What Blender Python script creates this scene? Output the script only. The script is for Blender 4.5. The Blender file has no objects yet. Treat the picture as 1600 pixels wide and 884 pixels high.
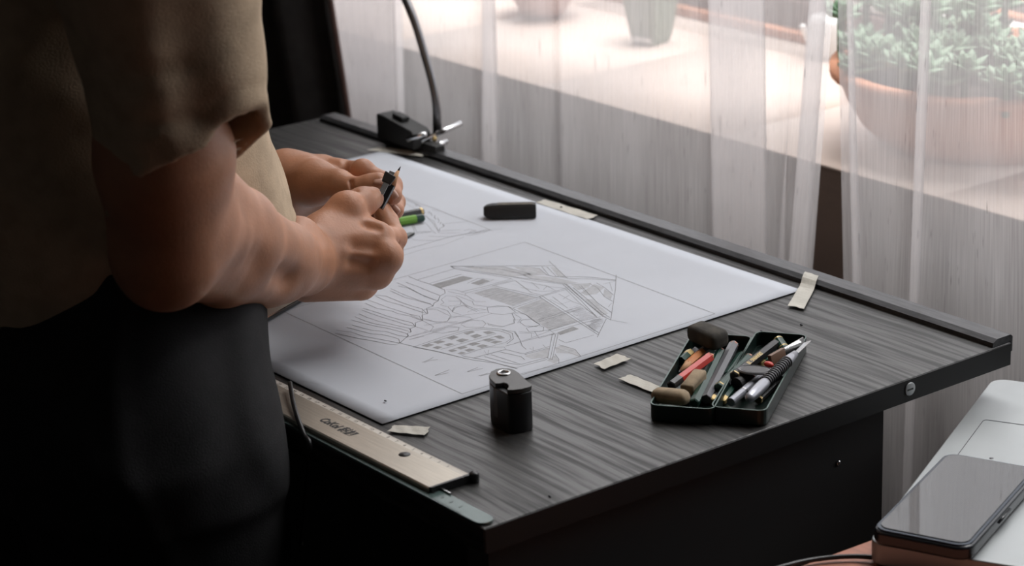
import bpy, bmesh, math, random
import numpy as np
from mathutils import Vector, Matrix
try:
    import openvdb as vdb
except ImportError:
    import pyopenvdb as vdb
random.seed(7); np.random.seed(7)
SC = bpy.context.scene
COL = SC.collection

# ------------------------------------------------------------------ camera
F = 3692.0
MR = np.array([[0.6107628587, 0.7910919590, -0.0337970819],
               [0.2364866589, -0.2229819790, -0.9457024359],
               [-0.7556737329, 0.5696073643, -0.3232718052]])   # rows: right, down, forward
CAM = np.array([1.1215, -1.3172, 1.3897])
cd = bpy.data.cameras.new('camera'); cam = bpy.data.objects.new('camera', cd); COL.objects.link(cam)
cd.sensor_width = 36; cd.lens = 36 * F / 1600; cd.clip_start = .05; cd.clip_end = 100
m3 = Matrix((MR[0], -MR[1], -MR[2])).transposed()
cam.matrix_world = Matrix.Translation(Vector(CAM)) @ m3.to_4x4()
cd.dof.use_dof = True; cd.dof.focus_distance = 1.80; cd.dof.aperture_fstop = 9.0
SC.camera = cam
# ------------------------------------------------------------------ world, light, exposure
w = bpy.data.worlds.new('world'); SC.world = w; w.use_nodes = True
bg = w.node_tree.nodes['Background']; bg.inputs[0].default_value = (.95, .96, 1, 1); bg.inputs[1].default_value = 2.0
def area(name, loc, target, sx, sy, energy, color):
    l = bpy.data.lights.new(name, 'AREA'); l.shape = 'RECTANGLE'; l.size = sx; l.size_y = sy; l.energy = energy; l.color = color
    o = bpy.data.objects.new(name, l); COL.objects.link(o); o.location = loc
    o.rotation_euler = (Vector(target) - Vector(loc)).to_track_quat('-Z', 'Y').to_euler(); return o
area('daylight_outside', (-.65, .95, 3.0), (-.5, .1, .75), 2.6, 1.3, 112, (1, .985, .97))
pt = area('window_portal', (-.7, .40, 1.55), (-.7, -1, 1.55), 2.6, 1.64, 1, (1, 1, 1)); pt.data.cycles.is_portal = True
SC.view_settings.view_transform = 'Standard'; SC.view_settings.look = 'None'
SC.view_settings.exposure = 0.0; SC.view_settings.gamma = 1

# ------------------------------------------------------------------ helpers
def W(x, y, z=None, X=None, Y=None):
    """point of the scene seen at photo pixel (x, y) on a plane z=, X= or Y="""
    r = MR.T @ np.array([(x - 800) / F, (y - 442) / F, 1.0])
    if z is not None: t = (z - CAM[2]) / r[2]
    elif X is not None: t = (X - CAM[0]) / r[0]
    else: t = (Y - CAM[1]) / r[1]
    return CAM + r * t
def P3(x, y, t): return CAM + t * (MR.T @ np.array([(x - 800) / F, (y - 442) / F, 1.0]))
ZT = .75

def tag(o, label=None, cat=None, group=None, kind=None):
    if label: o['label'] = label
    if cat: o['category'] = cat
    if group: o['group'] = group
    if kind: o['kind'] = kind
    return o
def empty(name, loc=(0, 0, 0), rz=0.0):
    o = bpy.data.objects.new(name, None); COL.objects.link(o); o.location = loc; o.rotation_euler = (0, 0, rz)
    o.empty_display_size = .02; return o
def link(name, me, mat, parent=None, smooth=False):
    o = bpy.data.objects.new(name, me); COL.objects.link(o)
    if mat is not None and not me.materials: me.materials.append(mat)
    if smooth: me.polygons.foreach_set('use_smooth', [True] * len(me.polygons))
    if parent is not None: o.parent = parent
    return o
def fin(bm, name, mat, parent=None, smooth=False, bevel=0, seg=2):
    bmesh.ops.recalc_face_normals(bm, faces=bm.faces)
    me = bpy.data.meshes.new(name); bm.to_mesh(me); bm.free()
    o = link(name, me, mat, parent, smooth)
    if bevel:
        b = o.modifiers.new('bevel', 'BEVEL'); b.width = bevel; b.segments = seg; b.limit_method = 'ANGLE'; b.angle_limit = .6
        me.polygons.foreach_set('use_smooth', [True] * len(me.polygons))
        try: b.harden_normals = True
        except Exception: pass
    return o
def mesh(name, vs, fs, mat, parent=None, smooth=False):
    me = bpy.data.meshes.new(name); me.from_pydata([tuple(map(float, v)) for v in vs], [], fs); me.update()
    return link(name, me, mat, parent, smooth)
def box_bm(x0, x1, y0, y1, z0, z1, bm=None):
    bm = bm or bmesh.new()
    v = [bm.verts.new((x, y, z)) for z in (z0, z1) for x, y in ((x0, y0), (x1, y0), (x1, y1), (x0, y1))]
    for f in ((3, 2, 1, 0), (4, 5, 6, 7), (0, 1, 5, 4), (1, 2, 6, 5), (2, 3, 7, 6), (3, 0, 4, 7)): bm.faces.new([v[i] for i in f])
    return bm
def box(name, x0, x1, y0, y1, z0, z1, mat, parent=None, bevel=0):
    return fin(box_bm(x0, x1, y0, y1, z0, z1), name, mat, parent, bevel=bevel)
def prism_bm(poly, z0, z1, bm=None):
    bm = bm or bmesh.new(); n = len(poly)
    a = [bm.verts.new((p[0], p[1], z0)) for p in poly]; b = [bm.verts.new((p[0], p[1], z1)) for p in poly]
    bm.faces.new(a[::-1]); bm.faces.new(b)
    for i in range(n): bm.faces.new((a[i], a[(i + 1) % n], b[(i + 1) % n], b[i]))
    return bm
def lathe(name, prof, n, mat, parent=None, smooth=True, axis=None, origin=(0, 0, 0), flat=1.0):
    """prof: (r, h) pairs along axis"""
    ax = Vector(axis or (0, 0, 1)).normalized(); q = Vector((0, 0, 1)).rotation_difference(ax); og = Vector(origin)
    bm = bmesh.new(); rings = []
    for r, h in prof:
        if r < 1e-6: rings.append([bm.verts.new(og + q @ Vector((0, 0, h)))]); continue
        rings.append([bm.verts.new(og + q @ Vector((r * math.cos(2 * math.pi * i / n), flat * r * math.sin(2 * math.pi * i / n), h))) for i in range(n)])
    for a, b in zip(rings, rings[1:]):
        for i in range(n):
            j = (i + 1) % n
            if len(a) == 1 and len(b) == 1: break
            if len(a) == 1: bm.faces.new((a[0], b[i], b[j]))
            elif len(b) == 1: bm.faces.new((a[i], a[j], b[0]))
            else: bm.faces.new((a[i], a[j], b[j], b[i]))
    if len(rings[0]) > 1: bm.faces.new(rings[0][::-1])
    if len(rings[-1]) > 1: bm.faces.new(rings[-1])
    return fin(bm, name, mat, parent, smooth)
def rod(name, a, b, r, mat, parent=None, n=6, r2=None, smooth=False):
    a = Vector(a); b = Vector(b)
    return lathe(name, [(r, 0), (r if r2 is None else r2, (b - a).length)], n, mat, parent, smooth, axis=(b - a), origin=a)
def tube(name, pts, r, mat, parent=None, n=10, ribs=0.0):
    pts = [Vector(p) for p in pts]; bm = bmesh.new(); rings = []
    up = Vector((.13, .27, .95))
    for i, p in enumerate(pts):
        t = (pts[min(i + 1, len(pts) - 1)] - pts[max(i - 1, 0)]).normalized()
        u = t.cross(up).normalized(); v = t.cross(u)
        rr = r * (1 + (ribs if i % 2 else -ribs))
        rings.append([bm.verts.new(p + (u * math.cos(2 * math.pi * k / n) + v * math.sin(2 * math.pi * k / n)) * rr) for k in range(n)])
    for a, b in zip(rings, rings[1:]):
        for i in range(n): bm.faces.new((a[i], a[(i + 1) % n], b[(i + 1) % n], b[i]))
    bm.faces.new(rings[0]); bm.faces.new(rings[-1])
    return fin(bm, name, mat, parent, True)
def smooth_path(pts, n):
    pts = [Vector(p) for p in pts]; P = [pts[0]] + pts + [pts[-1]]; out = []
    for i in range(1, len(P) - 2):
        for k in range(n):
            t = k / n; a, b, c, d = P[i - 1], P[i], P[i + 1], P[i + 2]
            out.append(.5 * ((2 * b) + (c - a) * t + (2 * a - 5 * b + 4 * c - d) * t * t + (3 * b - a - 3 * c + d) * t ** 3))
    out.append(pts[-1]); return out

# ------------------------------------------------------------------ materials
MAT = {}
def lin(c):
    return tuple(((v / 255) / 12.92 if v / 255 <= .04045 else ((v / 255 + .055) / 1.055) ** 2.4) for v in c)
def mat(name, c, rough=.6, metal=0.0, var=0.0, scale=30, bump=0.0, bscale=None, stretch=(1, 1, 1), spec=.5, trans=0, coat=0, sss=0, c2=None):
    m = bpy.data.materials.new(name); m.use_nodes = True; N = m.node_tree.nodes; L = m.node_tree.links
    b = N['Principled BSDF']; b.inputs['Base Color'].default_value = (*c, 1); b.inputs['Roughness'].default_value = rough
    b.inputs['Metallic'].default_value = metal; b.inputs['Specular IOR Level'].default_value = spec
    if trans: b.inputs['Transmission Weight'].default_value = trans
    if coat: b.inputs['Coat Weight'].default_value = coat; b.inputs['Coat Roughness'].default_value = .05
    if sss:
        b.inputs['Subsurface Weight'].default_value = sss; b.inputs['Subsurface Radius'].default_value = (.012, .005, .003); b.inputs['Subsurface Scale'].default_value = .5
    tc = N.new('ShaderNodeTexCoord'); mp = N.new('ShaderNodeMapping'); mp.inputs['Scale'].default_value = stretch
    L.new(tc.outputs['Object'], mp.inputs[0])
    nz = N.new('ShaderNodeTexNoise'); nz.inputs['Scale'].default_value = scale; nz.inputs['Detail'].default_value = 5
    L.new(mp.outputs[0], nz.inputs['Vector'])
    if var or c2:
        r = N.new('ShaderNodeValToRGB'); r.color_ramp.elements[0].position = .35; r.color_ramp.elements[1].position = .68
        lo = tuple(v * (1 - var) for v in c); hi = c2 or tuple(min(1, v * (1 + var)) for v in c)
        r.color_ramp.elements[0].color = (*lo, 1); r.color_ramp.elements[1].color = (*hi, 1)
        L.new(nz.outputs[0], r.inputs[0]); L.new(r.outputs[0], b.inputs['Base Color'])
    if bump:
        n2 = N.new('ShaderNodeTexNoise'); n2.inputs['Scale'].default_value = bscale or scale; n2.inputs['Detail'].default_value = 4
        L.new(mp.outputs[0], n2.inputs['Vector'])
        bp = N.new('ShaderNodeBump'); bp.inputs['Strength'].default_value = bump; bp.inputs['Distance'].default_value = .002
        L.new(n2.outputs[0], bp.inputs['Height']); L.new(bp.outputs[0], b.inputs['Normal'])
    MAT[name] = m; return m

# black ash desk veneer: long grooves along the desk
def desk_material():
    m = mat('black_wood_veneer', (.022, .022, .022), .38, spec=.55); N = m.node_tree.nodes; L = m.node_tree.links; b = N['Principled BSDF']
    tc = N.new('ShaderNodeTexCoord'); mp = N.new('ShaderNodeMapping'); mp.inputs['Scale'].default_value = (7, 175, 60)
    L.new(tc.outputs['Object'], mp.inputs[0])
    wrp = N.new('ShaderNodeTexNoise'); wrp.inputs['Scale'].default_value = 5; L.new(tc.outputs['Object'], wrp.inputs['Vector'])
    mx = N.new('ShaderNodeVectorMath'); mx.operation = 'MULTIPLY_ADD'; mx.inputs[1].default_value = (0, 3.2, 0)
    L.new(wrp.outputs['Color'], mx.inputs[0]); L.new(mp.outputs[0], mx.inputs[2])
    n = N.new('ShaderNodeTexNoise'); n.inputs['Scale'].default_value = 1.0; n.inputs['Detail'].default_value = 6; n.inputs['Roughness'].default_value = .6
    L.new(mx.outputs[0], n.inputs['Vector'])
    r = N.new('ShaderNodeValToRGB'); e = r.color_ramp.elements; e[0].position = .43; e[0].color = (.006, .006, .006, 1); e[1].position = .56; e[1].color = (.036, .0345, .033, 1)
    L.new(n.outputs[0], r.inputs[0]); L.new(r.outputs[0], b.inputs['Base Color'])
    rr = N.new('ShaderNodeMapRange'); rr.inputs[1].default_value = .38; rr.inputs[2].default_value = .58; rr.inputs[3].default_value = .62; rr.inputs[4].default_value = .36
    L.new(n.outputs[0], rr.inputs[0]); L.new(rr.outputs[0], b.inputs['Roughness'])
    bp = N.new('ShaderNodeBump'); bp.inputs['Strength'].default_value = .35; bp.inputs['Distance'].default_value = .0008
    L.new(n.outputs[0], bp.inputs['Height']); L.new(bp.outputs[0], b.inputs['Normal'])
    return m
M_desk = desk_material()
M_deskedge = mat('black_edge_band', (.010, .010, .010), .55, spec=.3)
M_panel = mat('black_panel', (.05, .05, .05), .7, spec=.2)
M_strip = mat('dark_metal_strip', (.075, .075, .078), .38, .7, var=.25, scale=40, stretch=(1, 8, 8))
M_paper = mat('drawing_paper', (.555, .58, .63), .75, var=.04, scale=6, spec=.2)
M_tape = mat('masking_tape', (.52, .50, .44), .6, var=.08, scale=60, bump=.3, bscale=200)
M_line = mat('graphite_line', (.11, .11, .115), .5)
M_linelight = mat('graphite_line_light', (.25, .255, .27), .6)
M_shade = mat('graphite_shading', (.24, .243, .25), .6, var=.12, scale=300)
M_shade2 = mat('graphite_shading_light', (.40, .41, .435), .6, var=.1, scale=200)
M_steel = mat('steel', (.55, .55, .55), .25, 1.0)
M_chrome = mat('chrome', (.75, .76, .77), .12, 1.0)
M_blackpl = mat('black_plastic', (.012, .012, .013), .38, spec=.5)
M_blackmatte = mat('matte_black', (.014, .014, .014), .6, var=.2, scale=80, bump=.2)
M_eraser_dark = mat('dirty_dark_eraser', (.045, .038, .028), .8, var=.45, scale=90, bump=.4)
M_eraser_tan = mat('worn_tan_eraser', (.33, .25, .16), .85, var=.35, scale=70, bump=.4)
M_tin = mat('dark_green_tin', (.010, .022, .018), .3, .3, spec=.6)
M_tinrim = mat('tin_rim', (.06, .10, .085), .3, .6)
M_green = mat('dark_green_lacquer', (.012, .05, .035), .3)
M_black = mat('black_lacquer', (.015, .015, .016), .3)
M_grey = mat('grey_lacquer', (.12, .12, .13), .35)
M_red = mat('red_lacquer', (.55, .035, .022), .35)
M_orange = mat('orange_lacquer', (.62, .22, .07), .4)
M_wood = mat('pencil_wood', (.60, .33, .17), .7, var=.15, scale=200)
M_pinkwood = mat('pencil_wood_reddish', (.50, .25, .18), .7, var=.15, scale=200)
M_lead = mat('pencil_lead', (.02, .02, .025), .4)
M_gold = mat('gold_print', (.60, .45, .20), .35, .6)
M_silverpl = mat('silver_plastic', (.36, .37, .41), .3, .5)
M_lime = mat('lime_green_print', (.16, .38, .04), .4)
M_wall = mat('brown_wall_plaster', (.12, .082, .062), .85, var=.12, scale=8, bump=.3, bscale=120)
M_wallleft = mat('dark_wall_plaster', (.05, .045, .042), .9)
M_plaster = mat('pale_wall_plaster', (.22, .21, .20), .9)
M_floor = mat('dark_floor_boards', (.030, .024, .020), .6, var=.3, scale=4, stretch=(1, 12, 1))
M_ledge = mat('cream_ledge_tile', (.66, .54, .47), .55, var=.08, scale=4)
M_frame = mat('brown_window_frame', (.12, .07, .055), .6)
M_whiteframe = mat('white_window_rail', (.8, .8, .78), .5)
M_terra = mat('terracotta', (.56, .25, .14), .8, var=.15, scale=12)
M_terrapink = mat('pale_pink_clay', (.50, .34, .30), .8, var=.1, scale=12)
M_potgreen = mat('grey_green_glaze', (.20, .24, .19), .5)
M_succ = mat('succulent_leaf', (.22, .34, .22), .55, var=.3, scale=20)
M_succdark = mat('succulent_leaf_dark', (.10, .17, .08), .55, var=.3, scale=20)
M_soil = mat('soil', (.05, .035, .025), .95)
M_laptop = mat('silver_aluminium', (.37, .39, .395), .42, .35, var=.05, scale=12)
M_lapline = mat('touchpad_groove', (.06, .06, .07), .5)
M_key = mat('black_key', (.02, .02, .022), .5)
M_phonebody = mat('black_phone_case', (.012, .014, .018), .25, spec=.6)
M_glass = mat('phone_glass', (.012, .011, .011), .03, spec=1.0)
M_stool = mat('reddish_wood_table', (.42, .17, .11), .5, var=.15, scale=20, stretch=(1, 8, 1))
M_rulerm = mat('brushed_gold_aluminium', (.50, .455, .385), .36, .7, var=.08, scale=30, stretch=(1, 20, 1))
M_rulerlip = mat('ruler_bevel', (.60, .54, .45), .42, .5)
M_ink = mat('black_ink', (.02, .02, .02), .5)
M_ink2 = mat('faded_ink', (.16, .14, .12), .5)
M_acryl = mat('green_tinted_ruler', (.10, .15, .14), .22, 0.2, spec=.7, var=.1, scale=15)
M_skin = mat('skin', (.44, .21, .122), .46, var=.12, scale=35, bump=.12, bscale=420, sss=.12, spec=.4)
M_nail = mat('nail', (.55, .34, .27), .28, spec=.5)
M_hair = mat('dark_hair', (.02, .014, .01), .5)
M_shoe = mat('black_shoe', (.02, .02, .02), .5)
def fabric(name, c, c2var=.1, weave=900, b=.25):
    return mat(name, c, .92, var=c2var, scale=60, bump=b, bscale=weave, spec=.15)
M_shirt = fabric('beige_cotton', (.50, .385, .27), .10, 700, .3)
M_trouser = fabric('black_cotton', (.022, .022, .023), .1)
M_drape = fabric('black_drape_cloth', (.06, .057, .055), .1)
M_drapelit = fabric('brown_lit_drape_edge', (.16, .10, .085), .1)  # brown paints in the light catching the black drape's edge

def sheer_material(name, a0, a1, col=(.90, .87, .87)):
    m = bpy.data.materials.new(name); m.use_nodes = True; N = m.node_tree.nodes; L = m.node_tree.links
    N.remove(N['Principled BSDF']); out = N['Material Output']
    uv = N.new('ShaderNodeUVMap'); uv.uv_map = 'UVMap'
    def noise(sx, sy, det=3, sc=1.0):
        mp = N.new('ShaderNodeMapping'); mp.inputs['Scale'].default_value = (sx, sy, 1); L.new(uv.outputs[0], mp.inputs[0])
        n = N.new('ShaderNodeTexNoise'); n.inputs['Scale'].default_value = sc; n.inputs['Detail'].default_value = det; L.new(mp.outputs[0], n.inputs['Vector']); return n
    thr = noise(900, 12); slub = noise(420, 26, 2); big = noise(14, 3)
    a = N.new('ShaderNodeMapRange'); a.inputs[1].default_value = .3; a.inputs[2].default_value = .7; a.inputs[3].default_value = a0; a.inputs[4].default_value = a1; L.new(thr.outputs[0], a.inputs[0])
    s = N.new('ShaderNodeMapRange'); s.inputs[1].default_value = .665; s.inputs[2].default_value = .72; s.inputs[3].default_value = 0; s.inputs[4].default_value = .28; L.new(slub.outputs[0], s.inputs[0])
    b = N.new('ShaderNodeMapRange'); b.inputs[1].default_value = .3; b.inputs[2].default_value = .7; b.inputs[3].default_value = -.05; b.inputs[4].default_value = .05; L.new(big.outputs[0], b.inputs[0])
    ad = N.new('ShaderNodeMath'); ad.operation = 'ADD'; L.new(a.outputs[0], ad.inputs[0]); L.new(s.outputs[0], ad.inputs[1])
    ad2 = N.new('ShaderNodeMath'); ad2.operation = 'ADD'; ad2.use_clamp = True; L.new(ad.outputs[0], ad2.inputs[0]); L.new(b.outputs[0], ad2.inputs[1])
    dark = N.new('ShaderNodeMixRGB'); dark.inputs[1].default_value = (*col, 1); dark.inputs[2].default_value = (.25, .24, .24, 1)
    sd = N.new('ShaderNodeMath'); sd.operation = 'MULTIPLY'; sd.inputs[1].default_value = 3.2; sd.use_clamp = True; L.new(s.outputs[0], sd.inputs[0]); L.new(sd.outputs[0], dark.inputs[0])
    tl = N.new('ShaderNodeBsdfTranslucent'); df = N.new('ShaderNodeBsdfDiffuse'); tr = N.new('ShaderNodeBsdfTransparent')
    L.new(dark.outputs[0], tl.inputs[0]); L.new(dark.outputs[0], df.inputs[0])
    m1 = N.new('ShaderNodeMixShader'); m1.inputs[0].default_value = .42; L.new(tl.outputs[0], m1.inputs[1]); L.new(df.outputs[0], m1.inputs[2])
    m2 = N.new('ShaderNodeMixShader'); L.new(ad2.outputs[0], m2.inputs[0]); L.new(tr.outputs[0], m2.inputs[1]); L.new(m1.outputs[0], m2.inputs[2]); L.new(m2.outputs[0], out.inputs[0])
    return m
M_sheer = sheer_material('sheer_voile', .37, .52)

# ------------------------------------------------------------------ the room
YC = .17      # curtain
YW = .275     # window wall
def wallbox(n, *a):
    o = box(n, *a); o['kind'] = 'structure'; return o
wallbox('floor', -3, 2.6, -3, YW + .1, -.05, 0, M_floor)
wallbox('wall_window', -3, 2.6, YW, YW + .12, 0, .7367, M_wall)
wallbox('wall_left', -3.1, -3, -3, YW + .12, 0, 2.6, M_wallleft)
wallbox('wall_right', 2.6, 2.7, -3, YW + .12, 0, 2.6, M_plaster)
wallbox('wall_back', -3.1, 2.7, -3.1, -3, 0, 2.6, M_plaster)
wallbox('wall_window_left', -3, -2.0, YW, YW + .12, .719, 2.6, M_wall)
wallbox('wall_window_right', .6, 2.6, YW, YW + .12, .719, 2.6, M_wall)
wallbox('wall_window_above', -2.0, .6, YW, YW + .12, 2.35, 2.6, M_wall)
wallbox('ceiling', -3.1, 2.7, -3.1, YW + .12, 2.6, 2.7, M_plaster)
# deep tiled ledge under the window: tiles with recessed joints
led = box('trim_ledge', -2.6, 1.4, YW + .12, 1.6, .719, .7375, M_ledge); led['kind'] = 'structure'
tile_me = None
for i in range(-6, 8):
    for j in range(0, 4):
        x0 = i * .30 - .02; y0 = YW - .003 + j * .30
        if tile_me is None:
            o = box('ledge_tile', 0, .298, 0, .298, 0, .0025, M_ledge, led, bevel=.0008); tile_me = o.data
        else:
            o = bpy.data.objects.new('ledge_tile', tile_me); COL.objects.link(o); o.parent = led
        o.location = (x0, y0, .7370 + random.uniform(-.0003, .0003))
ZL = .7395
win = empty('window_1', (-.4, .66, ZL)); win['kind'] = 'structure'
def wbox(name, x0, x1, y0, y1, z0, z1, m): 
    o = box(name, x0 + .4, x1 + .4, y0 - .66, y1 - .66, z0 - ZL, z1 - ZL, m, win, bevel=.002); return o
wbox('frame_rail', -1.75, 2.4, .63, .68, ZL, ZL + .045, M_frame)
wbox('frame_rail_lip', -1.75, 2.4, .615, .635, ZL, ZL + .012, M_terra)
wbox('sash_rail', -1.75, 2.4, .64, .67, ZL + .047, ZL + .062, M_whiteframe)
gl = bpy.data.materials.new('window_glass'); gl.use_nodes = True
gl.node_tree.nodes['Principled BSDF'].inputs['Transmission Weight'].default_value = 1
N = gl.node_tree.nodes; L = gl.node_tree.links; tr = N.new('ShaderNodeBsdfTransparent'); gs = N.new('ShaderNodeBsdfGlossy'); gs.inputs['Roughness'].default_value = .02
mx = N.new('ShaderNodeMixShader'); mx.inputs[0].default_value = .05; L.new(tr.outputs[0], mx.inputs[1]); L.new(gs.outputs[0], mx.inputs[2]); L.new(mx.outputs[0], N['Material Output'].inputs[0])
wbox('glass_pane', -1.75, 2.4, .653, .657, ZL + .062, 2.3, gl)

# ------------------------------------------------------------------ sheer curtains
def ipol(v, a, b): return a + (b - a) * v
def curtain(name, path, label, group=None, z0=.02, z1=2.2, amp=.012):
    """path: list of (px_top, px_bottom, yoff): photo columns of each bend at z~1.0 and z~.75 in the curtain plane"""
    pts = []
    for pt, pb, yo in path:
        a = W(pt, 0, Y=YC); b = W(pb, 200 + (pb - 500) * .30, Y=YC)
        pts.append((a[0], a[2], b[0], b[2], yo))
    NZ = 60; cols = []; dens = 10
    seq = []
    for i in range(len(pts) - 1):
        n = max(3, int(abs(pts[i + 1][0] - pts[i][0]) / .006))
        for k in range(n): seq.append((i, k / n))
    seq.append((len(pts) - 2, 1.0))
    verts = []; us = []; u = 0; prev = None
    rnd = random.Random(len(name) + len(path)); ph = [rnd.uniform(0, 6) for _ in range(6)]
    for (i, t) in seq:
        p, q = pts[i], pts[i + 1]
        ts = t * t * (3 - 2 * t)
        row = []
        for k in range(NZ + 1):
            z = ipol(k / NZ, z0, z1)
            def xat(s):
                f = (z - s[3]) / (s[1] - s[3]) if abs(s[1] - s[3]) > 1e-6 else 0
                f = max(-1.2, min(2.0, f)); return s[2] + (s[0] - s[2]) * f
            x = ipol(t, xat(p), xat(q)); yo = ipol(ts, p[4], q[4])
            wob = amp * (math.sin(x * 23 + ph[0] + z * 1.3) * .5 + math.sin(x * 57 + ph[1] - z * 2.1) * .35 + math.sin(x * 11 + z * 3 + ph[2]) * .4)
            row.append((x, YC + yo + wob * (1 if abs(q[4] - p[4]) < .004 else .3), z))
        if prev is not None: u += (Vector(row[30]) - Vector(prev[30])).length
        prev = row; verts.append(row); us.append(u)
    n = len(verts); vs = [v for r in verts for v in r]; fs = []
    H = NZ + 1
    for i in range(n - 1):
        for k in range(NZ): fs.append((i * H + k, (i + 1) * H + k, (i + 1) * H + k + 1, i * H + k + 1))
    o = mesh(name, vs, fs, M_sheer, None, True)
    uvl = o.data.uv_layers.new(name='UVMap')
    for poly in o.data.polygons:
        for li, vi in zip(poly.loop_indices, poly.vertices): uvl.data[li].uv = (us[vi // H], vs[vi][2])
    tag(o, label, 'curtain', 'sheer curtain panels at the window'); return o
curtain('sheer_curtain', [(498, 515, .0), (612, 618, .006), (505, 522, .012), (610, 616, .018), (520, 530, .0)], 'white sheer curtain panel hanging at the far left beside the black drape')
curtain('sheer_curtain', [(600, 614, 0), (738, 738, .0), (768, 776, .004), (742, 742, .010), (874, 876, -.004), (870, 873, .004), (1000, 1000, .0), (1192, 1196, .004), (1092, 1100, .010), (1190, 1194, .016), (1235, 1225, .0), (1250, 1219, -.004), (1286, 1256, .004), (1252, 1222, .009), (1284, 1252, .014)], 'wide white sheer curtain panel behind the middle of the desk')
curtain('sheer_curtain', [(1312, 1322, 0), (1332, 1346, .004), (1313, 1324, .010), (1420, 1404, .002), (1446, 1428, .006), (1422, 1406, .012), (1448, 1430, .016), (1560, 1560, -.002), (1700, 1700, .004), (1850, 1860, 0)], 'white sheer curtain panel at the right in front of the terracotta bowl')

# black drape on the left
def drape():
    n = 90; H = 24; vs = []; fs = []
    xr0 = W(487, 0, Y=YC - .03); xr1 = W(517, 182, Y=YC - .03)
    for i in range(n):
        t = i / (n - 1)
        for k in range(H):
            z = ipol(k / (H - 1), .02, 2.35)
            f = (z - xr1[2]) / (xr0[2] - xr1[2]); xr = xr1[0] + (xr0[0] - xr1[0]) * max(-.8, min(1.8, f))
            x = xr - t * .9
            y = YC - .03 + .022 * math.sin(t * 62 + .6 * math.sin(z * 2)) + .01 * math.sin(t * 23 + z)
            vs.append((x, y, z))
    for i in range(n - 1):
        for k in range(H - 1): fs.append((i * H + k, (i + 1) * H + k, (i + 1) * H + k + 1, i * H + k + 1))
    o = mesh('black_drape', vs, fs, M_drape, None, True); s = o.modifiers.new('solid', 'SOLIDIFY'); s.thickness = .004
    tag(o, 'heavy black drape at the left end of the window behind the person', 'drape')
    hem = []
    for k in range(H): hem.append(Vector(vs[k]) + Vector((.003, .004, 0)))
    tube('hem', hem, .0035, M_drapelit, o, 6)  # edge tube coloured as the lit side of the drape
drape()

# ------------------------------------------------------------------ pots and plants on the ledge
def rose_leaf(name, r, mt):
    bm = bmesh.new(); n = 6; rows = 5; g = []
    for i in range(rows):
        t = i / (rows - 1); wd = r * .42 * math.sin(math.pi * (.18 + .78 * t)) ; row = []
        for j in range(n):
            a = 2 * math.pi * j / n
            row.append(bm.verts.new((r * t, wd * math.cos(a), r * .16 * math.sin(a) * math.sin(math.pi * (.2 + .75 * t)) + r * .35 * t * t)))
        g.append(row)
    for a, b in zip(g, g[1:]):
        for j in range(n): bm.faces.new((a[j], a[(j + 1) % n], b[(j + 1) % n], b[j]))
    bm.faces.new(g[0]); bm.faces.new(g[-1])
    bmesh.ops.recalc_face_normals(bm, faces=bm.faces); me = bpy.data.meshes.new(name); bm.to_mesh(me); bm.free()
    me.materials.append(mt); me.polygons.foreach_set('use_smooth', [True] * len(me.polygons)); return me
def succulent(loc, r, n, mt, label, name='succulent', cluster=1, sp=0, hgt=.04, group=None):
    t = empty(name, loc); tag(t, label, 'plant', 'plants on the window ledge'); me = rose_leaf('leaf', r, mt)
    rg = random.Random(int(loc[0] * 1000))
    for c in range(cluster):
        cx, cy = (0, 0) if c == 0 else (rg.uniform(-sp, sp), rg.uniform(-sp, sp)); cz = hgt * (1 if c == 0 else rg.uniform(.45, 1.1))
        rod('stem', (cx, cy, -.005), (cx, cy, cz), .004, M_succdark, t, 6)
        for i in range(n):
            o = bpy.data.objects.new('leaf', me); COL.objects.link(o); o.parent = t
            a = i * 2.399; e = -.15 + 1.15 * i / n; s = 1 - .45 * i / n
            o.location = (cx, cy, cz); o.rotation_euler = (0, -e, a); o.scale = (s, s, s)
    return t
def bowl(loc, r, h, mt, label, name='planter_bowl', cat='planter', rb=.68, sides=40, rim=.008):
    t = empty(name, loc); tag(t, label, cat)
    lathe('bowl_body', [(r * rb, 0), (r * (rb + .16), h * .25), (r * .95, h * .6), (r, h * .86), (r + rim, h * .87), (r + rim, h), (r - .006, h), (r - .01, h * .8), (r * .5, h * .78), (0, h * .78)], sides, mt, t)
    lathe('soil', [(r - .012, h * .80), (r - .012, h * .86), (0, h * .88)], 24, M_soil, t)
    return t
b0 = W(1470, 255, z=ZL); bx, by = -.425, .455
bowl((bx, by, ZL), .150, .080, M_terra, 'large round terracotta bowl planter on the ledge, right of the frame')
k = 0
for dx, dy, r, n, cl, mt, lb in ((-.072, -.01, .028, 11, 24, M_succ, 'tall pale green succulent cluster at the left rim of the terracotta bowl'),
                             (-.02, -.075, .028, 11, 22, M_succ, 'pale green rosette succulent spilling over the near rim of the terracotta bowl'),
                             (.03, .055, .032, 11, 22, M_succdark, 'dark green succulent at the back of the terracotta bowl'),
                             (.075, -.055, .026, 11, 22, M_succ, 'small light green succulent at the right of the terracotta bowl')):
    succulent((bx + dx, by + dy, ZL + .068), r, n, mt, lb, cluster=cl, sp=.075, hgt=.035 if k else .065); k += 1
p = W(1000, 70, z=ZL)
t = empty('square_pot', (p[0], p[1] + .018, ZL), .2); tag(t, 'small tapered grey-green pot standing on the bright ledge near top centre', 'pot')
bm = bmesh.new(); lv = [(.0155, 0), (.0185, .012), (.0245, .055), (.026, .056), (.026, .062), (.022, .062), (.021, .052)]
rr = []
for hw, z in lv: rr.append([bm.verts.new((hw * a, hw * b, z)) for a, b in ((-1, -1), (1, -1), (1, 1), (-1, 1))])
for a, b in zip(rr, rr[1:]):
    for i in range(4): bm.faces.new((a[i], a[(i + 1) % 4], b[(i + 1) % 4], b[i]))
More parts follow.
